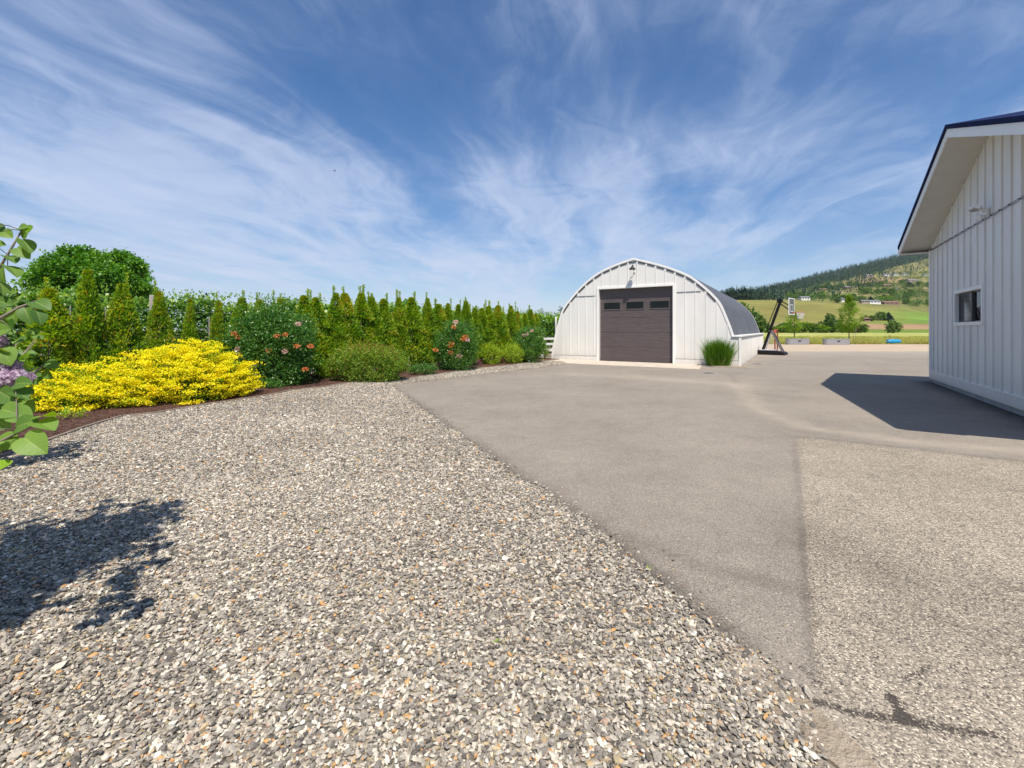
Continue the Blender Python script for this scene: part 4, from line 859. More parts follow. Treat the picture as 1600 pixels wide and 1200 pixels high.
# cedars
def cedar_mesh(seed, w, h, full=1.0):
    r = np.random.default_rng(seed); n = 13000
    nb = 110                                         # upright sprays
    bz = r.random(nb) ** 1.15; ba = r.random(nb) * 6.283
    k = r.integers(0, nb, n)
    env = lambda t: (np.clip(1 - t, 0, 1) ** .78) * (1 - .12 * np.clip(.12 - t, 0, 1) / .12) * (1 if w < 1.3 else .93)
    t = np.clip(bz[k] + np.abs(r.normal(size=n)) * .085, 0, .995); a = ba[k] + r.normal(size=n) * .17 * (1 + 1.5 * t)
    rad = w / 2 * env(t) * (1 - np.abs(r.normal(size=n)) * .16) * (.80 + .26 * np.sin(ba[k] * 7 + bz[k] * 20) + .14 * np.sin(k * 2.4)) + .012
    C = np.stack([rad * np.cos(a), rad * np.sin(a), h * t], 1)
    O = np.stack([np.cos(a), np.sin(a), 0 * a], 1)
    D = O * .55 + r.normal(size=(n, 3)) * .35 + [0, 0, .75]; Nn = unit(O * .4 + r.normal(size=(n, 3)) * .8 + [0, 0, .15])
    ln = r.uniform(.05, .10, n)
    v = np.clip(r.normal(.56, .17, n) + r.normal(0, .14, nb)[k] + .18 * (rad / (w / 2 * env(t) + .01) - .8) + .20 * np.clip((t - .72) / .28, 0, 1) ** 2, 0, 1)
    q = leaf_quads(C, D, Nn, ln, ln * .42)
    # leader tips
    tips = []; tv = []
    for j in range(r.integers(1, 4)):
        bx, by = r.normal(size=2) * w * .05; hh = h * r.uniform(.98, 1.13); m_ = 130
        tt = r.random(m_); C2 = np.stack([bx + r.normal(size=m_) * .012, by + r.normal(size=m_) * .012, h * .86 + (hh - h * .86) * tt], 1)
        tips.append(leaf_quads(C2, r.normal(size=(m_, 3)) * .5 + [0, 0, 1], rnd_dir(m_), np.full(m_, .06), np.full(m_, .024))); tv.append(np.clip(.5 + .3 * tt + r.normal(size=m_) * .1, 0, 1))
    q = np.concatenate([q] + tips); v = np.concatenate([v] + tv)
    mc = quads_mesh('foliage', q, M['cedar'], attrs={'var': v})
    tm = MB(); tm.tube([(0, 0, -.05), (0, 0, h * .4), (0, 0, h * .75)], [.035, .02, .006], 6); mt = tm.mesh('trunk'); mt.materials.append(M['bark']); return mc, mt
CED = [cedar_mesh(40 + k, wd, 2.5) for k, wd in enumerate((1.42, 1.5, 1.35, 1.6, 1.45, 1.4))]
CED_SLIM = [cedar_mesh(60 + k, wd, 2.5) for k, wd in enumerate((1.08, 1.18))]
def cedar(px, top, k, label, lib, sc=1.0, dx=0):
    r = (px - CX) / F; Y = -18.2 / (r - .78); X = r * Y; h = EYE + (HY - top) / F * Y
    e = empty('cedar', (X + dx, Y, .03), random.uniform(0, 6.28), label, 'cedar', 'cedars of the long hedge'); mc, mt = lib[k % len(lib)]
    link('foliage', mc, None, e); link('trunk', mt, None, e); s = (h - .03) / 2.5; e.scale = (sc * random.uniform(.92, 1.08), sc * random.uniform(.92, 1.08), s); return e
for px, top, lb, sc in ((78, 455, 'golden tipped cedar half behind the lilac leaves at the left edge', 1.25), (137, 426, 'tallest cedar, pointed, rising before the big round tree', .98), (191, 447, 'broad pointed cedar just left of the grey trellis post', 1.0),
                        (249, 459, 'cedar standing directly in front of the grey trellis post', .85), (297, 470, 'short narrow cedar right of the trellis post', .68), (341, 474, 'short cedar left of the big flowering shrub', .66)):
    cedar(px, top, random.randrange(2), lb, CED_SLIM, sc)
ORD = ['first', 'second', 'third', 'fourth', 'fifth', 'sixth', 'seventh', 'eighth', 'ninth', 'tenth', 'eleventh', 'twelfth']; CNT = {}
def cedar_label(px):
    for b, t in ((495, 'behind the big orange blossomed shrub'), (635, 'above the low wide reddish tipped shrub'), (683, 'above the small low green mound'), (745, 'behind the middle blossomed shrub'), (815, 'above the two round lime shrubs'), (2000, 'behind the last shrub before the white fence')):
        if px < b:
            CNT[t] = CNT.get(t, 0) + 1; return '%s hedge cedar from the left among those %s' % (ORD[CNT[t] - 1], t)
Y0 = -18.2 / ((376 - CX) / F - .78); Y = Y0; i = 0
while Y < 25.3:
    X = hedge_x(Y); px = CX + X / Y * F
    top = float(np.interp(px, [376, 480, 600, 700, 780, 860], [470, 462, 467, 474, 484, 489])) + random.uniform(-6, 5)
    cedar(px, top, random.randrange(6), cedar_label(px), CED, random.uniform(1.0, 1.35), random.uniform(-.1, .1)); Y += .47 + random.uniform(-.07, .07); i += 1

# vine rows on trellis behind the cedars
def vine_x(Y): return -21.3 + .78 * Y
def vine_row(off, y0, y1, h, n, seed, label):
    r = np.random.default_rng(seed); ys = r.uniform(y0, y1, n) if False else y0 + (y1 - y0) * r.random(n) ** 1.35; xs = vine_x(ys) - off
    t = r.random(n) ** .75; bump = .16 * np.sin(ys * 2.1 + seed) + .1 * np.sin(ys * 5.3) ; z = .35 + (h - .35 + bump) * t
    C = np.stack([xs + r.normal(size=n) * (.26 + .1 * np.sin(ys * 3.7)), ys + r.normal(size=n) * .1, z + r.normal(size=n) * .04], 1)
    ln = r.uniform(.08, .15, n) * np.clip(ys / 16, .85, 1.35); D = r.normal(size=(n, 3)) * .8 + [.35, -.35, -.2]; Nn = unit(r.normal(size=(n, 3)) * .55 + [.5, -.5, .6])
    v = np.clip(r.normal(.45, .22, n) + .25 * (t > .92), 0, 1)
    q = leaf_quads(C, D, Nn, ln, ln * .85)
    m_ = 900; yy = r.uniform(y0, y1, m_); C2 = np.stack([vine_x(yy) - off + r.normal(size=m_) * .2, yy, h + .1 + r.random(m_) * .25], 1)
    q = np.concatenate([q, leaf_quads(C2, r.normal(size=(m_, 3)) * .5 + [0, 0, .8], rnd_dir(m_), r.uniform(.06, .11, m_), r.uniform(.03, .07, m_))]); v = np.concatenate([v, np.full(m_, .8)])
    tag(link('vine_row', quads_mesh('vine_row', q, M['vine'], attrs={'var': v})), label, kind='stuff')
vine_row(.35, 8.0, 46, 2.55, 64000, 3, 'leafy green vines trained along wires behind the cedars')
vine_row(3.2, 9.5, 50, 2.7, 26000, 4, 'second leafy vine row standing beyond the first')
PST = (5, 14)
for k, (px, top, r_, lb, mm) in enumerate(((237, 461, .058, 'grey trellis post standing between the cedars', 'post_grey'), (327, 496, .022, 'thin trellis post between the two short cedars', 'post_grey'), (110, 478, .014, 'thin trellis post between the first two cedars', 'post_grey'),
                                          (165, 480, .014, 'thin trellis post between tallest cedar and the next', 'post_grey'), (868.5, 495, .055, 'pale trellis post beside the arched workshop', 'fence_white'), (498, 484, .035, 'pale trellis post behind the flowering shrub', 'fence_white'))):
    r = (px - CX) / F; Y = -20.6 / (r - .78); X = r * Y; h = EYE + (HY - top) / F * Y
    MBp = MB().lathe([(0, -.1), (r_, -.1), (r_, h - .02), (r_ * .85, h), (0, h)], 12, Matrix.Translation((X, Y, 0)))
    tag(MBp.build('trellis_post', M[mm]), lb, 'post', 'posts of the vine trellis')
m = MB()
for z in (1.0, 1.6, 2.15): m.tube([(vine_x(8) + .72, 8, z), (vine_x(46) + .72, 46, z)], .003, 4)
tag(m.build('trellis_wire', M['wire']), 'thin wires of the vine trellis stretched behind the cedars', 'wire')

# golden shrub
def golden():
    e = empty('golden_shrub', (-7.75, 10.25, .03), .52, 'large sprawling golden yellow shrub at the gravel edge', 'shrub')
    r = np.random.default_rng(77)
    lob = [(-1.35, -.10, 1.05, .95, .80), (-.35, .0, 1.15, 1.05, 1.16), (.55, .15, 1.0, .95, 1.30), (1.05, .12, .68, .66, .92), (-2.1, .1, .6, .6, .55), (.2, -.65, 1.0, .6, .8), (-1.0, -.6, .9, .55, .6)]
    for k in range(16): lob.append((r.uniform(-2.1, 1.2), r.uniform(-.7, .5), r.uniform(.22, .42), r.uniform(.2, .4), 0)); lob[-1] = lob[-1][:4] + (max(.35, 1.28 - .42 * abs(lob[-1][0] - .35) ** 1.1 - abs(lob[-1][1]) * .5) * r.uniform(.95, 1.1),)
    CC = []; DD = []
    for (cx, cy, rx, ry, h) in lob:
        n = int(62 * rx * (ry + h)); d = unit(r.normal(size=(n, 3))); d[:, 2] = np.abs(d[:, 2]); q = r.uniform(.82, 1.06, n); CC.append(d * q[:, None] * [rx, ry, h] + [cx, cy, .03]); DD.append(d)
    C = np.concatenate(CC); D = np.concatenate(DD)
    # arching flat sprays: each clump is a thin tilted layer of small leaves, yellow above, green where older leaves show beneath
    per = 80; n = len(C) * per; Ck = np.repeat(C, per, 0); Dk = np.repeat(D, per, 0); hor = unit(Dk * [1, 1, 0] + 1e-6)
    side = np.stack([-hor[:, 1], hor[:, 0], 0 * hor[:, 0]], 1)
    a = r.normal(size=n) * .095; b = r.normal(size=n) * .07; th = r.normal(size=n) * .016
    Pn = Ck + hor * a[:, None] + side * b[:, None] + np.stack([0 * a, 0 * a, th + a * .45 - a * a * 1.5], 1)
    lay = np.repeat(r.normal(0, .07, len(C)), per)
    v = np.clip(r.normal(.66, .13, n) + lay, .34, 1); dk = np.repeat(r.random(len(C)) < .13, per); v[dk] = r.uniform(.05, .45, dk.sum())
    Pn[:, 2] = np.maximum(Pn[:, 2], .02)
    ln = r.uniform(.03, .052, n); Dl = hor * .6 + r.normal(size=(n, 3)) * .6 + [0, 0, .35]; Nn = unit(r.normal(size=(n, 3)) * .45 + [0, 0, 1] + hor * .3)
    # green inner foliage
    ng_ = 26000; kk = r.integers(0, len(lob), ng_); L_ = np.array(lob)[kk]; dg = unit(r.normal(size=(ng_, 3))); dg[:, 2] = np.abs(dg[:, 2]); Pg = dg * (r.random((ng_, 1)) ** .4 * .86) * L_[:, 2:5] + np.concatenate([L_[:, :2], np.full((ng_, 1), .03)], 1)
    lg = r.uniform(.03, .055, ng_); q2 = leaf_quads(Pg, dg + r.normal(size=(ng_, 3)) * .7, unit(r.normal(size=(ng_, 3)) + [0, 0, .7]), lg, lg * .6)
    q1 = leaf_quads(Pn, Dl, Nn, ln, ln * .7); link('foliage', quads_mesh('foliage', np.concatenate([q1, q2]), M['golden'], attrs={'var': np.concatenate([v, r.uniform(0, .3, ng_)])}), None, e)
    m = MB(); rr = random.Random(5)
    for (cx, cy, rx, ry, h) in lob:
        for k in range(7):
            an = rr.uniform(0, 6.28); x, y = math.cos(an) * rx * .7, math.sin(an) * ry * .7; m.tube([(cx, cy, -.03), (cx + x * .4, cy + y * .4, h * .4), (cx + x * .8, cy + y * .8, h * .5)], [.012, .008, .003], 5)
    m.build('stem', M['twig'], e)
golden()

# flowering shrubs and low plants
b1 = shrub('flowering_shrub', -6.95, 13.0, 1.18, .85, 2.24, M['rose_leaf'], 'big dark green shrub with orange blossoms beside the golden shrub', 'shrub', 380, 66, .068, .55, 21, None, 1.0, 4, .14, lumps=.08)
def spots(lst, x, y, Yf):
    o = []
    for px, py in lst:
        Y = Yf; o.append(((px - CX) / F * Y - x, Y - y, EYE + (HY - py) / F * Y - .03))
    return o
blossoms(b1, spots([(366, 521), (372, 527), (371, 545), (374, 553), (420, 548), (445, 549), (433, 525), (446, 523), (466, 506), (464, 541), (392, 568), (386, 579), (485, 541), (477, 577), (396, 570)], -6.95, 13.0, 12.25), [M['petal_orange'], M['petal_orange'], M['petal_pink']], .085, 55, 2)
b2 = shrub('flowering_shrub', -2.2, 17.9, .80, .7, 1.92, M['rose_leaf'], 'dark green shrub with orange and pink blossoms near the middle of the hedge', 'shrub', 230, 50, .07, .5, 22, None, 1.0, 10, .11)
blossoms(b2, spots([(712, 503), (709, 511), (727, 526), (724, 530), (731, 531), (705, 537), (704, 541), (681, 547), (718, 556), (704, 551)], -2.2, 17.9, 17.3), [M['petal_pink'], M['petal_orange'], M['petal_orange'], M['petal_orange']], .11, 60, 3)
b3 = shrub('flowering_shrub', .85, 22.1, .72, .6, 1.72, M['rose_leaf'], 'leafy shrub at the far end of the bed before the white fence', 'shrub', 200, 45, .07, .55, 23, None, 1.0, 8, .11, var_mu=.6)
blossoms(b3, spots([(824, 522), (831, 517), (818, 524)], .85, 22.1, 21.6), [M['petal_pink']], .10, 50, 4)
shrub('low_shrub', -4.55, 14.15, 1.25, .75, 1.07, M['spirea'], 'low wide rounded shrub with reddish tips by the gravel edge', 'shrub', 420, 70, .045, .65, 24, None, 1.0, 8, .085, lumps=.03, topvar=.3)
shrub('lime_shrub', -1.06, 20.9, .56, .45, .92, M['lime'], 'round yellow green shrub, left one of the two', 'shrub', 130, 45, .045, .6, 25, 'pair of yellow green shrubs', 1.0, 6, .07)
shrub('lime_shrub', -.03, 21.4, .52, .45, .88, M['lime'], 'round yellow green shrub, right one of the two', 'shrub', 130, 45, .045, .6, 26, 'pair of yellow green shrubs', 1.0, 6, .07)
shrub('ground_plant', -3.2, 16.0, .47, .3, .36, M['rose_leaf'], 'small low green mound on the mulch right of the reddish tipped shrub', 'plant', 60, 45, .045, .6, 27, None, .8, 0, .06, var_mu=.6)
shrub('ground_plant', -6.62, 12.2, .40, .25, .2, M['rose_leaf'], 'tiny green plant at the foot of the big flowering shrub', 'plant', 26, 30, .05, .6, 28, None, .8, 0, .05)
for px, py, lb in ((742, 572, 'small mauve leaved plant left of the lime shrubs'), (782, 568.5, 'small mauve leaved plant between the two lime shrubs'), (684, 577, 'small mauve leaved plant left of the middle flowering shrub'), (810, 566.5, 'small mauve leaved plant right of the second lime shrub')):
    x, y = g(px, py); shrub('mauve_plant', x, y + .15, .24, .2, .22, M['mauve_leaf'], lb, 'plant', 26, 26, .05, .7, 30 + int(px), 'mauve plants on the mulch', .8, 0, .05)
x, y = g(852, 562); shrub('wild_plant', x, y + .4, .28, .25, .75, M['dry_shrub'], 'thin pale wild plant beside the white fence', 'plant', 30, 22, .05, .4, 41, None, 1, 4, .07)
shrub('ground_plant', -7.9, 8.0, .25, .2, .16, M['lime'], 'tiny green seedling on the mulch below the lilac leaves', 'plant', 14, 22, .04, .6, 42, None, .8, 0, .04)
for k, (px, py) in enumerate(((28, 871), (776, 1019), (502, 841), (1012, 905))):
    x, y = g(px, py); shrub('weed', x, y, .014, .014, .02, M['lime'], ('tiny green weed sprouting in the shaded gravel at left', 'tiny green weed sprouting in the near gravel', 'tiny green weed sprouting in the middle of the gravel', 'tiny green weed at the gravel and asphalt edge')[k], 'weed', 3, 4, .013, .5, 60 + k, None, .8, 0, .008, z0=.015)

# large tree, bushes and far tops behind the vines
def big_tree(name, x, y, z0, rx, rz, zc, m, label, cat='tree', ncl=520, per=70, ll=.2, seed=3, sp=.38, trunk_r=.25):
    r = np.random.default_rng(seed); e = empty(name, (x, y, z0), 0, label, cat)
    nl = 34; ld = unit(r.normal(size=(nl, 3))); lc = ld * r.uniform(.45, .74, nl)[:, None] * [rx, rx, rz]; lr = r.uniform(.20, .34, nl) * rx; kk = r.integers(0, nl, ncl); d = unit(r.normal(size=(ncl, 3)) + ld[kk] * .7)
    C = lc[kk] + d * lr[kk][:, None] * r.uniform(.75, 1.0, ncl)[:, None] * [1, 1, .85] + [0, 0, zc]
    qd, v, _ = clump_foliage(C, d, per, sp * r.uniform(.6, 1.2, ncl), ll, .75, seed, flat=.75)
    link('crown', quads_mesh('crown', qd, m, attrs={'var': v}), None, e)
    t = MB(); t.tube([(0, 0, -.1), (.05, 0, zc * .4), (0, .05, zc * .8)], [trunk_r, trunk_r * .8, trunk_r * .5], 9)
    for k in range(9):
        an = k * 2.4; el = .3 + .5 * (k % 3); s = Vector((math.cos(an) * rx * .5, math.sin(an) * rx * .5, zc + rz * (el - .7))); t.tube([(0, 0, zc * .45), (s.x * .4, s.y * .4, (zc * .5 + s.z) / 2), s], [trunk_r * .45, trunk_r * .25, .03], 6)
    t.build('trunk', M['bark'], e); return e
big_tree('maple_tree', -29.6, 32, 0, 4.0, 3.1, 4.7, M['maple'], 'large dense round crowned tree rising behind the left cedars', ncl=900, per=60, ll=.20, sp=.22)
big_tree('wild_bush', -15.2, 13.9, 0, 1.2, 1.1, 1.75, M['dry_shrub'], 'scrubby olive green bush behind the lilac at the left edge', 'bush', 120, 50, .07, 5, .16, .05)
for px, top, Y, rx, m_, con, lb in ((640, 466, 60, 1.6, M['maple'], 0, 'dark rounded treetop showing over the middle of the hedge'), (745, 472, 62, .9, M['conifer'], 1, 'small dark treetop over the hedge above the flowering shrub'), (846, 474, 70, .55, M['conifer'], 1, 'narrow treetop over the vines left of the workshop'),
                                 (877, 471.5, 66, .8, M['conifer'], 1, 'dark pointed treetop touching the curved edge of the workshop')):
    X = (px - CX) / F * Y; h = EYE + (HY - top) / F * Y
    e = empty('distant_tree', (X, Y, 0), 0, lb, 'tree', 'treetops beyond the vines'); q_, v_ = far_crown(rx * 2, h if con else 3.2, 900, int(px), False)
    if con: q_ = q_ * [1, 1, 1.0]
    else: q_[..., 2] += h - 3.2
    link('crown', quads_mesh('crown', q_, m_, attrs={'var': v_}), None, e); MB().tube([(0, 0, 0), (0, 0, h * .7)], [.12, .06], 6).build('trunk', M['bark'], e)

# white rail fence
fe = empty('rail_fence', (1.0, 27, 0), 0, 'white three rail fence between the bed and the workshop', 'fence')
for z in (.42, .77, 1.09): MB().box(.0, 3.2, -.02, .02, z - .065, z + .065).build('rail', M['fence_white'], fe, .004)
for x in (.82, 3.0): MB().box(x - .06, x + .06, .022, .14, -.05, 1.22).build('post', M['fence_white'], fe, .006)

# ornamental grass
def ograss():
    c = SO + R @ Vector((5.75, -.42, 0)); e = empty('ornamental_grass', (c.x, c.y, 0), 0, 'tall green ornamental grass clump at the workshop corner', 'grass clump'); r = np.random.default_rng(9); n = 3800
    base = r.normal(size=(n, 2)) * [.15, .12]; lean = unit(np.concatenate([r.normal(size=(n, 2)) * .13 + base * .75, np.ones((n, 1))], 1)); h = r.uniform(.75, 1.38, n); dry = r.random(n) < .14; h[dry] *= .45; h *= .86 + .2 * np.sin(base[:, 0] * 22 + 1) * np.cos(base[:, 1] * 19)
    w_ = r.uniform(.007, .013, n); a = r.random(n) * 6.28; X = np.stack([np.cos(a), np.sin(a), 0 * a], 1) * w_[:, None]
    b = np.concatenate([base, np.zeros((n, 1))], 1); mid = b + lean * h[:, None] * .6; tip = b + lean * h[:, None] + np.stack([lean[:, 0] * .12, lean[:, 1] * .12, -.02 + 0 * a], 1) * h[:, None]
    V = np.concatenate([np.stack([b - X, b + X, mid + X * .8, mid - X * .8], 1), np.stack([mid - X * .8, mid + X * .8, tip + X * .1, tip - X * .1], 1)])
    v = np.clip(r.normal(.45, .2, n), 0, .85); v[dry] = r.uniform(.9, 1, dry.sum()); link('blades', quads_mesh('blades', V, M['grass_blade'], attrs={'var': np.concatenate([v, v])}), None, e)
ograss()
c = SO + R @ Vector((5.9, -.5, 0)); mb = MB(); mb.prism(blob_poly(c.x, c.y, .85, .5, RZ, seed=8), -.02, .03, 'z'); tag(mb.build('gravel_pocket', M['dirt']), kind='structure')

# meadow grass fringe
def fringe():
    r = np.random.default_rng(31); n = 42000; y = 51.3 + (r.random(n) ** 2.2) * 60; px = r.uniform(1150, 1480, n); x = (px - CX) / F * y
    h = r.uniform(.06, .26, n) * (1 + .5 * np.sin(x * .9) * np.sin(y * .7)); w_ = .02 + y * .0004; a = r.random(n) * 6.28
    X = np.stack([np.cos(a), np.sin(a), 0 * a], 1) * w_[:, None]; b = np.stack([x, y, 0 * x - .02], 1); t = b + np.stack([r.normal(size=n) * .06, r.normal(size=n) * .06, h], 1)
    V = np.stack([b - X, b + X, t + X * .2, t - X * .2], 1); tag(link('meadow_grass', quads_mesh('meadow_grass', V, M['meadow_blade'], attrs={'var': np.clip(r.normal(.5, .25, n), 0, 1)})), kind='stuff')
fringe()

# ------------------------------------------------------------------ things in the yard
HP = empty('basketball_hoop', (17.0, 29.3, 0), -math.radians(45), 'portable basketball hoop with black leaning pole and clear backboard', 'basketball hoop')
m = MB(); prof_b = [(-.82, 0.02), (.80, .02), (.84, .10), (.72, .22), (.40, .25), (-.74, .30), (-.84, .22)]; m.prism(prof_b, -.45, .45); m.build('base', M['black_metal'], HP, .03)
MB().box(-.66, .30, -.36, .36, .285, .325).build('base_cover', simple('base_cover', (.55, .54, .56), .5), HP, .015)
MB().bar((-.53, 0, .3), (.50, 0, 3.48), .14, .15, (0, 1, 0)).build('pole', M['black_metal'], HP)
MB().bar((.02, -.2, 1.52), (.64, -.2, .22), .075, .075, (0, 1, 0)).bar((.02, .2, 1.52), (.64, .2, .22), .075, .075, (0, 1, 0)).bar((-.12, -.22, 1.56), (-.12, .22, 1.56), .05, .05).build('brace', simple('brace_grey', (.16, .14, .14), .5), HP)
MB().bar((-.29, 0, 1.76), (.34, 0, 3.50), .045, .045, (0, 1, 0)).bar((-.31, 0, 1.78), (-.05, 0, 1.72), .05, .05, (0, 1, 0)).build('height_adjuster', M['black_metal'], HP)
MB().box(.30, .62, -.09, .09, 3.38, 3.62).build('pivot_head', M['black_metal'], HP, .03)
MB().bar((.52, -.1, 3.50), (1.08, -.1, 3.12), .04, .055, (0, 1, 0)).bar((.52, .1, 3.50), (1.08, .1, 3.12), .04, .055, (0, 1, 0)).bar((.50, -.1, 3.30), (1.08, -.1, 2.82), .04, .055, (0, 1, 0)).bar((.50, .1, 3.30), (1.08, .1, 2.82), .04, .055, (0, 1, 0)).build('backboard_arm', M['black_metal'], HP)
bb = MB(); bw, z0, z1 = .66, 2.58, 3.64
bb.box(1.10, 1.14, -bw, bw, z0, z0 + .05); bb.box(1.10, 1.14, -bw, bw, z1 - .05, z1); bb.box(1.10, 1.14, -bw, -bw + .05, z0 + .05, z1 - .05); bb.box(1.10, 1.14, bw - .05, bw, z0 + .05, z1 - .05)
bf = bb.build('backboard_frame', M['white_trim'], HP)
MB().box(1.115, 1.127, -bw + .05, bw - .05, z0 + .05, z1 - .05).build('backboard_panel', simple('smoky_panel', (.07, .08, .10), .15), bf)
sq = MB(); sq.box(1.129, 1.133, -.3, .3, 2.78, 2.82); sq.box(1.129, 1.133, -.3, .3, 3.2, 3.24); sq.box(1.129, 1.133, -.3, -.26, 2.82, 3.2); sq.box(1.129, 1.133, .26, .3, 2.82, 3.2); sq.build('target_square', M['white_trim'], bf)
rim = MB(); rim.tube([(1.60 + .23 * math.cos(a), .23 * math.sin(a), 2.74) for a in (2 * math.pi * k / 24 for k in range(25))], .014, 6, False); rim.bar((1.14, 0, 2.71), (1.38, 0, 2.73), .12, .03, (0, 0, 1)); rm = rim.build('rim', M['rim_orange'], HP)
nm = MB()
for k in range(12):
    a0 = 2 * math.pi * k / 12
    for sgn in (-1, 1): nm.tube([(1.60 + q * math.cos(a0 + sgn * s_), q * math.sin(a0 + sgn * s_), z) for q, z, s_ in ((.225, 2.73, 0), (.19, 2.60, .26), (.16, 2.47, .52), (.14, 2.32, .79))], .008, 4, False)
nm.build('net', M['net_white'], rm)

GL = empty('sports_goal', (19.25, 32.8, 0), math.radians(90 - 35.5), 'small red framed sports goal with white net behind the hoop', 'goal')
# local x runs along the mouth, local y points to the back of the net
m = MB(); m.tube([(0, 0, .02), (0, 0, 1.55), (.06, 0, 1.62), (1.74, 0, 1.62), (1.8, 0, 1.55), (1.8, 0, .02)], .045, 8); m.build('frame', M['red_paint'], GL)
m = MB(); m.tube([(0, 0, .04), (0, .8, .04), (1.8, .8, .04), (1.8, 0, .04)], .025, 6); m.tube([(0, 0, 1.6), (0, .3, 1.55), (0, .8, .04)], .015, 6); m.tube([(1.8, 0, 1.6), (1.8, .3, 1.55), (1.8, .8, .04)], .015, 6); m.build('net_frame', M['red_paint'], GL)
m = MB()
for k in range(19): x = k * .1; m.tube([(x, .0, 1.6), (x, .3, 1.54), (x, .8, .05)], .006, 4, False)
for k in range(14): t_ = k / 13; m.tube([(0, .3 + .5 * t_, 1.54 - 1.49 * t_), (1.8, .3 + .5 * t_, 1.54 - 1.49 * t_)], .006, 4, False)
for xx in (0, 1.8):
    for k in range(1, 8):
        y_ = k * .1; zt_ = 1.6 - .2 * y_ if y_ < .3 else 1.54 - 1.49 * (y_ - .3) / .5
        m.tube([(xx, y_, .05), (xx, y_, zt_)], .005, 4, False)
m.build('net', M['net_white'], GL)

def trough(px, w, Yb, label, seed):
    X = (px - CX) / F * Yb; e = empty('stock_trough', (X, Yb, 0), .0, label, 'trough', 'galvanised stock troughs'); h = .66; d = .8; m = MB()
    def ring(s, z):
        o = [];
        for k in range(24):
            a = 2 * math.pi * k / 24; cx = (w / 2 - d / 2) * (1 if math.cos(a) > 0 else -1); o.append((cx + math.cos(a) * d / 2 * s, math.sin(a) * d / 2 * s, z))
        return o
    rings = [ring(1, 0), ring(1.0, .10), ring(1.02, .13), ring(1.0, .16), ring(1.0, .30), ring(1.02, .33), ring(1.0, .36), ring(1.0, .50), ring(1.02, .53), ring(1, .56), ring(1, h), ring(1.04, h + .012), ring(1.0, h + .025), ring(.95, h), ring(.95, h - .08)]
    vs = [v for r_ in rings for v in r_]; fs = [(i * 24 + k, i * 24 + (k + 1) % 24, (i + 1) * 24 + (k + 1) % 24, (i + 1) * 24 + k) for i in range(len(rings) - 1) for k in range(24)]
    m.add(vs, fs, True); m.build('tank', M['galvanised'], e)
    m = MB(); m.add(ring(.94, h - .07), [tuple(range(24))]); m.build('soil', M['soil'], e)
    MB().box(-.16, .16, -d / 2 * 1.0 - .03, -d / 2 + .01, .36, .46).build('plaque', M['black_metal'], e, .006)
    C = np.stack([rng.uniform(-w / 2 + .2, w / 2 - .2, 26), rng.uniform(-.25, .25, 26), np.full(26, h + .02)], 1); q, v, _ = clump_foliage(C, np.tile([0, 0, 1.], (26, 1)), 16, .05, .09, .5, seed); link('seedlings', quads_mesh('seedlings', q, M['lime'], attrs={'var': v}), None, e)
trough(1246, 2.55, 50.3, 'grey galvanised trough on the left behind the thin young tree', 51); trough(1306.5, 2.85, 49.6, 'grey galvanised trough on the right by the bright young tree', 52)

def young_tree(px, Yb, z0, z1, w, label, seed, dens):
    X = (px - CX) / F * Yb; e = empty('young_tree', (X, Yb, 0), 0, label, 'tree'); r = np.random.default_rng(seed); n = dens
    t = r.random(n); an = r.random(n) * 6.28; prof_ = np.sin(np.clip(t * 1.0 + .08, 0, 1) * math.pi) ** .7 * (1.12 - .55 * t); rad = w / 2 * prof_ * np.sqrt(r.random(n)) * (1 + .25 * np.sin(an * 3 + t * 7))
    C = np.stack([rad * np.cos(an), rad * np.sin(an), z0 + (z1 - z0) * t], 1); O = np.stack([np.cos(an), np.sin(an), .6 + 0 * an], 1)
    q, v, _ = clump_foliage(C, unit(O), 26, .15, .13, .7, seed, up=.4); link('crown', quads_mesh('crown', q, M['young'], attrs={'var': v}), None, e)
    m = MB(); m.tube([(0, 0, 0), (.02, 0, z0 + .4), (0, 0, z1 - .4)], [.06, .045, .012], 7)
    for k in range(12): a = k * 2.4; zz_ = z0 + (z1 - z0) * k / 14; m.tube([(0, 0, zz_), (math.cos(a) * w * .32, math.sin(a) * w * .32, zz_ + .8)], [.022, .006], 5)
    m.build('trunk', M['bark'], e)
    return e
e = young_tree(1326.5, 54, 1.5, 5.65, 2.7, 'bright green young tree standing behind the right trough', 61, 190)
for dx in (.45, .75): MB().tube([(dx, -.1, 0), (dx, -.1, 1.9)], .025, 6).build('stake', M['post_grey'], e)
young_tree(1241, 55, 1.3, 3.75, 2.4, 'thin sparse young tree behind the left trough', 62, 60)

bl = empty('blue_barrel', ((1396 - CX) / F * 52.0, 52.0, .27), .12, 'blue plastic barrel lying on its side at the meadow edge', 'barrel')
MM = Matrix.Rotation(math.pi / 2, 4, 'Y')
MB().lathe([(0, -.78), (.20, -.78), (.26, -.74), (.28, -.60), (.285, -.34), (.30, -.30), (.285, -.26), (.29, 0), (.30, .04), (.29, .08), (.285, .3), (.30, .34), (.285, .38), (.28, .60), (.26, .74), (.20, .78), (0, .78)], 24, MM).build('body', M['blue_plastic'], bl)
for s_ in (-1, 1): MB().lathe([(.0, .0), (.04, 0), (.04, .03), (0, .03)], 10, Matrix.Translation((-.81, s_ * .12, .02)) @ MM).build('bung', M['white_trim'], bl)
st = MB().tube([((1390 - CX) / F * 54, 54, 0), ((1390 - CX) / F * 54, 54, 1.1)], .025, 6); tag(st.build('marker_stake', M['bark']), 'thin wooden stake standing in the meadow above the blue barrel', 'stake')

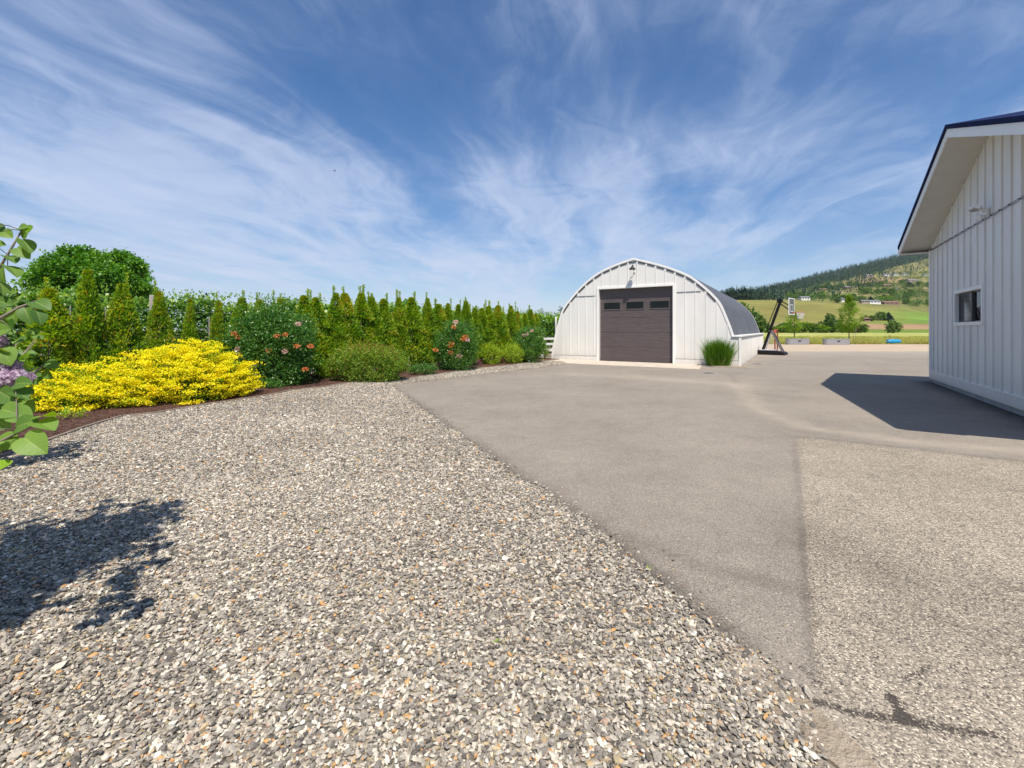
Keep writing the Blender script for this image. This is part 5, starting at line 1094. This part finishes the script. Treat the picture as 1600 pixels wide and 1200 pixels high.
# small bird high in the sky
bd = empty('bird', ((523 - CX) / F * 60, 60, EYE + (HY - 267) / F * 60), .6, 'small dark bird flying high above the hedge', 'bird')
m = MB(); m.tube([(-.17, 0, 0), (-.10, 0, .0), (.0, 0, .01), (.10, 0, .01), (.16, 0, 0)], [.006, .035, .05, .035, .008], 8); body = m.build('body', M['bird_dark'], bd)
for s_ in (-1, 1):
    m = MB(); m.add([(-.05, s_ * .03, .02), (.06, s_ * .03, .02), (.05, s_ * .18, .09), (-.14, s_ * .34, .05), (-.03, s_ * .17, .08), (-.05, s_ * .03, .01), (.06, s_ * .03, .01), (.05, s_ * .18, .08), (-.14, s_ * .34, .045), (-.03, s_ * .17, .07)],
                   [(0, 1, 2, 3, 4), (9, 8, 7, 6, 5), (0, 5, 6, 1), (1, 6, 7, 2), (2, 7, 8, 3), (3, 8, 9, 4), (4, 9, 5, 0)]); m.build('wing', M['bird_dark'], bd)
m = MB(); m.prism([(-.16, -.01), (-.28, -.06), (-.22, 0), (-.28, .06), (-.16, .01)], -.004, .004, 'z'); m.build('tail', M['bird_dark'], bd)

# ------------------------------------------------------------------ lilac in the left foreground
def heart_leaf(C, D, Nn, Ls, Ws, fold, curl, var):
    """heart shaped leaves folded along the midrib; (n) leaves -> triangle/quad soup of 12 quads each"""
    D = unit(D); X = unit(np.cross(D, Nn)); Z = np.cross(X, D); out = []; n = len(C)
    us = [0.0, .06, .16, .30, .46, .62, .78, .90, 1.0]; ws = [.20, .66, .90, 1.0, .99, .88, .62, .33, .0]; bk = [-.10, -.08, -.03, 0, 0, 0, 0, 0, 0]
    for s in (-1, 1):
        for j in range(8):
            def pt(jj, side):
                u = us[jj] + (bk[jj] if side else 0); w = ws[jj] * .5 if side else 0.0
                return C + D * (Ls * u)[:, None] + X * (s * Ws * w)[:, None] + Z * (Ws * w * fold - Ls * curl * u * u)[:, None]
            a, b, c, d = pt(j, 0), pt(j + 1, 0), pt(j + 1, 1), pt(j, 1)
            out.append(np.stack([a, b, c, d] if s > 0 else [a, d, c, b], 1))
    ed, al = [], []
    for s in (-1, 1):
        for j in range(8):
            ed.append(np.tile([0, 0, 1, 1] if s > 0 else [0, 1, 1, 0], n)); al.append(np.tile([us[j], us[j + 1], us[j + 1], us[j]] if s > 0 else [us[j], us[j], us[j + 1], us[j + 1]], n))
    V = np.concatenate(out, 0); return V, {'var': np.tile(var, 16), 'edge': np.concatenate(ed).astype(float), 'along': np.concatenate(al).astype(float)}
def lilac(name, x, y, label, stems_px, bulk, seed, blooms=()):
    e = empty(name, (x, y, 0.03), 0, label, 'lilac'); r = np.random.default_rng(seed); m = MB(); Cs, Ds, Ls = [], [], []; org = np.array([x, y, .03])
    def W(px, py, Y): return np.array([(px - CX) / F * Y, Y, EYE + (HY - py) / F * Y]) - org
    for pts, leaves in stems_px:
        P3 = [W(*p) for p in pts]; m.tube([tuple(p) for p in P3], list(np.linspace(.009, .0035, len(P3))), 6)
        for (px, py, Y, dpx, dpy, ln) in leaves:
            b = W(px, py, Y); t_ = W(px + dpx, py + dpy, Y - .03); d = t_ - b
            near = min((p for p in P3), key=lambda p: np.linalg.norm(p - b)); m.tube([tuple(near), tuple((near + b) / 2 + [0, 0, .008]), tuple(b)], [.0022, .002, .0018], 4)
            Cs.append(b); Ds.append(unit(d)); Ls.append(ln)
    # bush clumps and added unseen canopy: branching stems with opposite leaves
    for (bx, by, bz, rx, ry, rz_, nst) in bulk:
        for k in range(nst):
            d = unit(r.normal(size=3)); tip = np.array([bx, by, bz]) + d * [rx, ry, rz_] * r.uniform(.55, 1); root = np.array([r.normal() * .1, r.normal() * .1, 0]); midp = (root + tip) / 2 + [0, 0, .15]
            m.tube([tuple(root), tuple(midp), tuple(tip)], [.016, .008, .003], 5)
            for q in np.linspace(.45, 1.0, 8):
                c_ = midp + (tip - midp) * (q - .45) / .55 + r.normal(size=3) * .05
                for s_ in (-1, 1):
                    Cs.append(c_ + r.normal(size=3) * .015); Ds.append(unit(d * .4 + r.normal(size=3) * .7 + [0, 0, -.25])); Ls.append(r.uniform(.07, .11))
    Cs, Ds, Ls = np.array(Cs), np.array(Ds), np.array(Ls); n = len(Cs)
    Nn = unit(r.normal(size=(n, 3)) * .55 + [0.1, -.55, .6])
    V, v = heart_leaf(Cs, Ds, Nn, Ls, Ls * r.uniform(.78, .95, n), .26, .30, np.clip(r.normal(.5, .25, n), 0, 1))
    me = quads_mesh('leaves', V, M['lilac_leaf'], attrs=v); me.polygons.foreach_set('use_smooth', np.ones(len(me.polygons), bool)); link('leaves', me, None, e)
    m.build('branches', M['twig'], e)
    for i, (px, py, Y, rr, hh) in enumerate(blooms):
        c = W(px, py, Y); k = 520; d = unit(r.normal(size=(k, 3))) * (r.random((k, 1)) ** .4); Cb = c + d * [rr, rr, hh]; ang = r.random(k) * 6.28
        out = []; vv = r.random(k); nb = unit(d * [1, 1, .6] + r.normal(size=(k, 3)) * .4); ax = unit(np.cross(nb, r.normal(size=(k, 3)))); ay = np.cross(nb, ax)
        for j in range(4):
            a = j * math.pi / 2; dd = ax * math.cos(a) + ay * math.sin(a); out.append(leaf_quads(Cb, dd + nb * .15, nb, np.full(k, .0095), np.full(k, .007), .1))
        link('flower_cluster', quads_mesh('flower_cluster', np.concatenate(out), M['petal_lilac'], attrs={'var': np.tile(vv, 4)}), None, e)
    return e
A = .09
ST = [([(-60, 520, 2.2), (-15, 440, 2.2), (12, 398, 2.2), (34, 360, 2.2)], [(34, 358, 2.2, 36, 20, .088), (30, 356, 2.2, 14, -6, .05), (36, 375, 2.2, 22, 24, .085), (27, 388, 2.2, 24, 18, .08), (10, 400, 2.2, 24, 8, .075), (12, 416, 2.18, 32, 18, .088),
        (4, 418, 2.2, -6, 30, .08), (-2, 440, 2.2, 22, 26, .085), (5, 362, 2.2, 16, 10, .06), (-12, 385, 2.2, 22, -10, .07), (-8, 350, 2.25, 12, 20, .07)]),
      ([(-60, 560, 2.1), (-5, 500, 2.12), (30, 480, 2.15), (52, 472, 2.15)], [(54, 472, 2.15, 34, 10, .088), (57, 486, 2.12, 16, 30, .075), (40, 482, 2.15, 6, 30, .08), (12, 508, 2.1, 26, 14, .09), (20, 484, 2.15, -2, 24, .07), (-4, 470, 2.2, 22, 4, .08), (0, 492, 2.2, 12, 20, .08), (24, 500, 2.3, 20, -10, .07), (52, 480, 2.2, -14, -12, .06)]),
      ([(-60, 620, 2.3), (20, 590, 2.3), (50, 585, 2.3), (72, 567, 2.3)], [(73, 567, 2.3, 22, 6, .07), (70, 580, 2.3, 12, 18, .06), (50, 574, 2.3, -14, -4, .06)]),
      ([(-80, 720, 1.95), (-20, 700, 1.95), (28, 676, 1.95), (56, 660, 1.95)], [(58, 660, 1.95, 32, 4, .10), (60, 650, 1.97, 34, 2, .09), (38, 684, 1.9, 30, 22, .115), (26, 668, 1.95, 28, -18, .10), (-6, 690, 1.95, 28, 2, .11), (20, 645, 2.0, 32, 8, .095), (2, 640, 2.0, 28, 4, .10), (22, 612, 2.05, 28, 6, .085),
        (24, 600, 2.05, 26, -6, .08), (0, 612, 2.05, 22, 16, .09), (-12, 650, 2.0, 22, 20, .10), (0, 670, 1.9, -10, 28, .10), (10, 625, 2.1, 20, 18, .09), (30, 630, 2.1, 24, 10, .09), (-10, 724, 1.9, 26, 18, .09), (-30, 745, 1.9, 26, 30, .09), (-16, 590, 2.1, 20, 10, .09)]),
      ([(-60, 600, 2.1), (0, 560, 2.15), (22, 540, 2.15)], [(22, 540, 2.15, 14, -18, .08), (10, 548, 2.15, 24, 10, .08), (4, 545, 2.1, 12, 26, .09), (-8, 520, 2.1, 24, -12, .08), (-10, 540, 2.1, 20, 20, .09)])]
lilac('lilac_shrub', -3.05, 2.15, 'lilac shrub with heart shaped leaves at the left edge, unseen shade canopy added above', ST, [(-.45, .15, 1.4, .5, .6, .75, 36), (-.3, .2, .75, .34, .5, .45, 10), (-.10, -1.3, 3.95, .76, 1.2, .6, 200), (.05, -1.85, 3.8, .65, .6, .5, 90), (.38, -.55, 4.1, .32, .4, .3, 22)], 91, [(8, 576, 2.12, .06, .05), (22, 590, 2.1, .07, .035), (3, 594, 2.1, .07, .05), (-2, 533, 2.15, .03, .03)])  # high clumps are an unseen canopy, added and shaped to shade the gravel
lilac('lilac_shrub', -6.1, 4.8, 'lilac shrub beyond the left edge shading the far gravel', [], [(0, .1, 1.35, .75, .7, .8, 46)], 92)

# ------------------------------------------------------------------ thin summer haze over the valley
mh, nth, oh = mat('haze_air'); pv = N(nth, 'ShaderNodeVolumePrincipled'); pv.inputs['Density'].default_value = .00004; pv.inputs['Color'].default_value = (.78, .86, 1, 1); pv.inputs['Anisotropy'].default_value = .2
nth.links.new(pv.outputs[0], oh.inputs['Volume'])
tag(MB().box(-3600, 7500, -1500, 4600, -1.5, 760).build('haze', mh), kind='stuff')
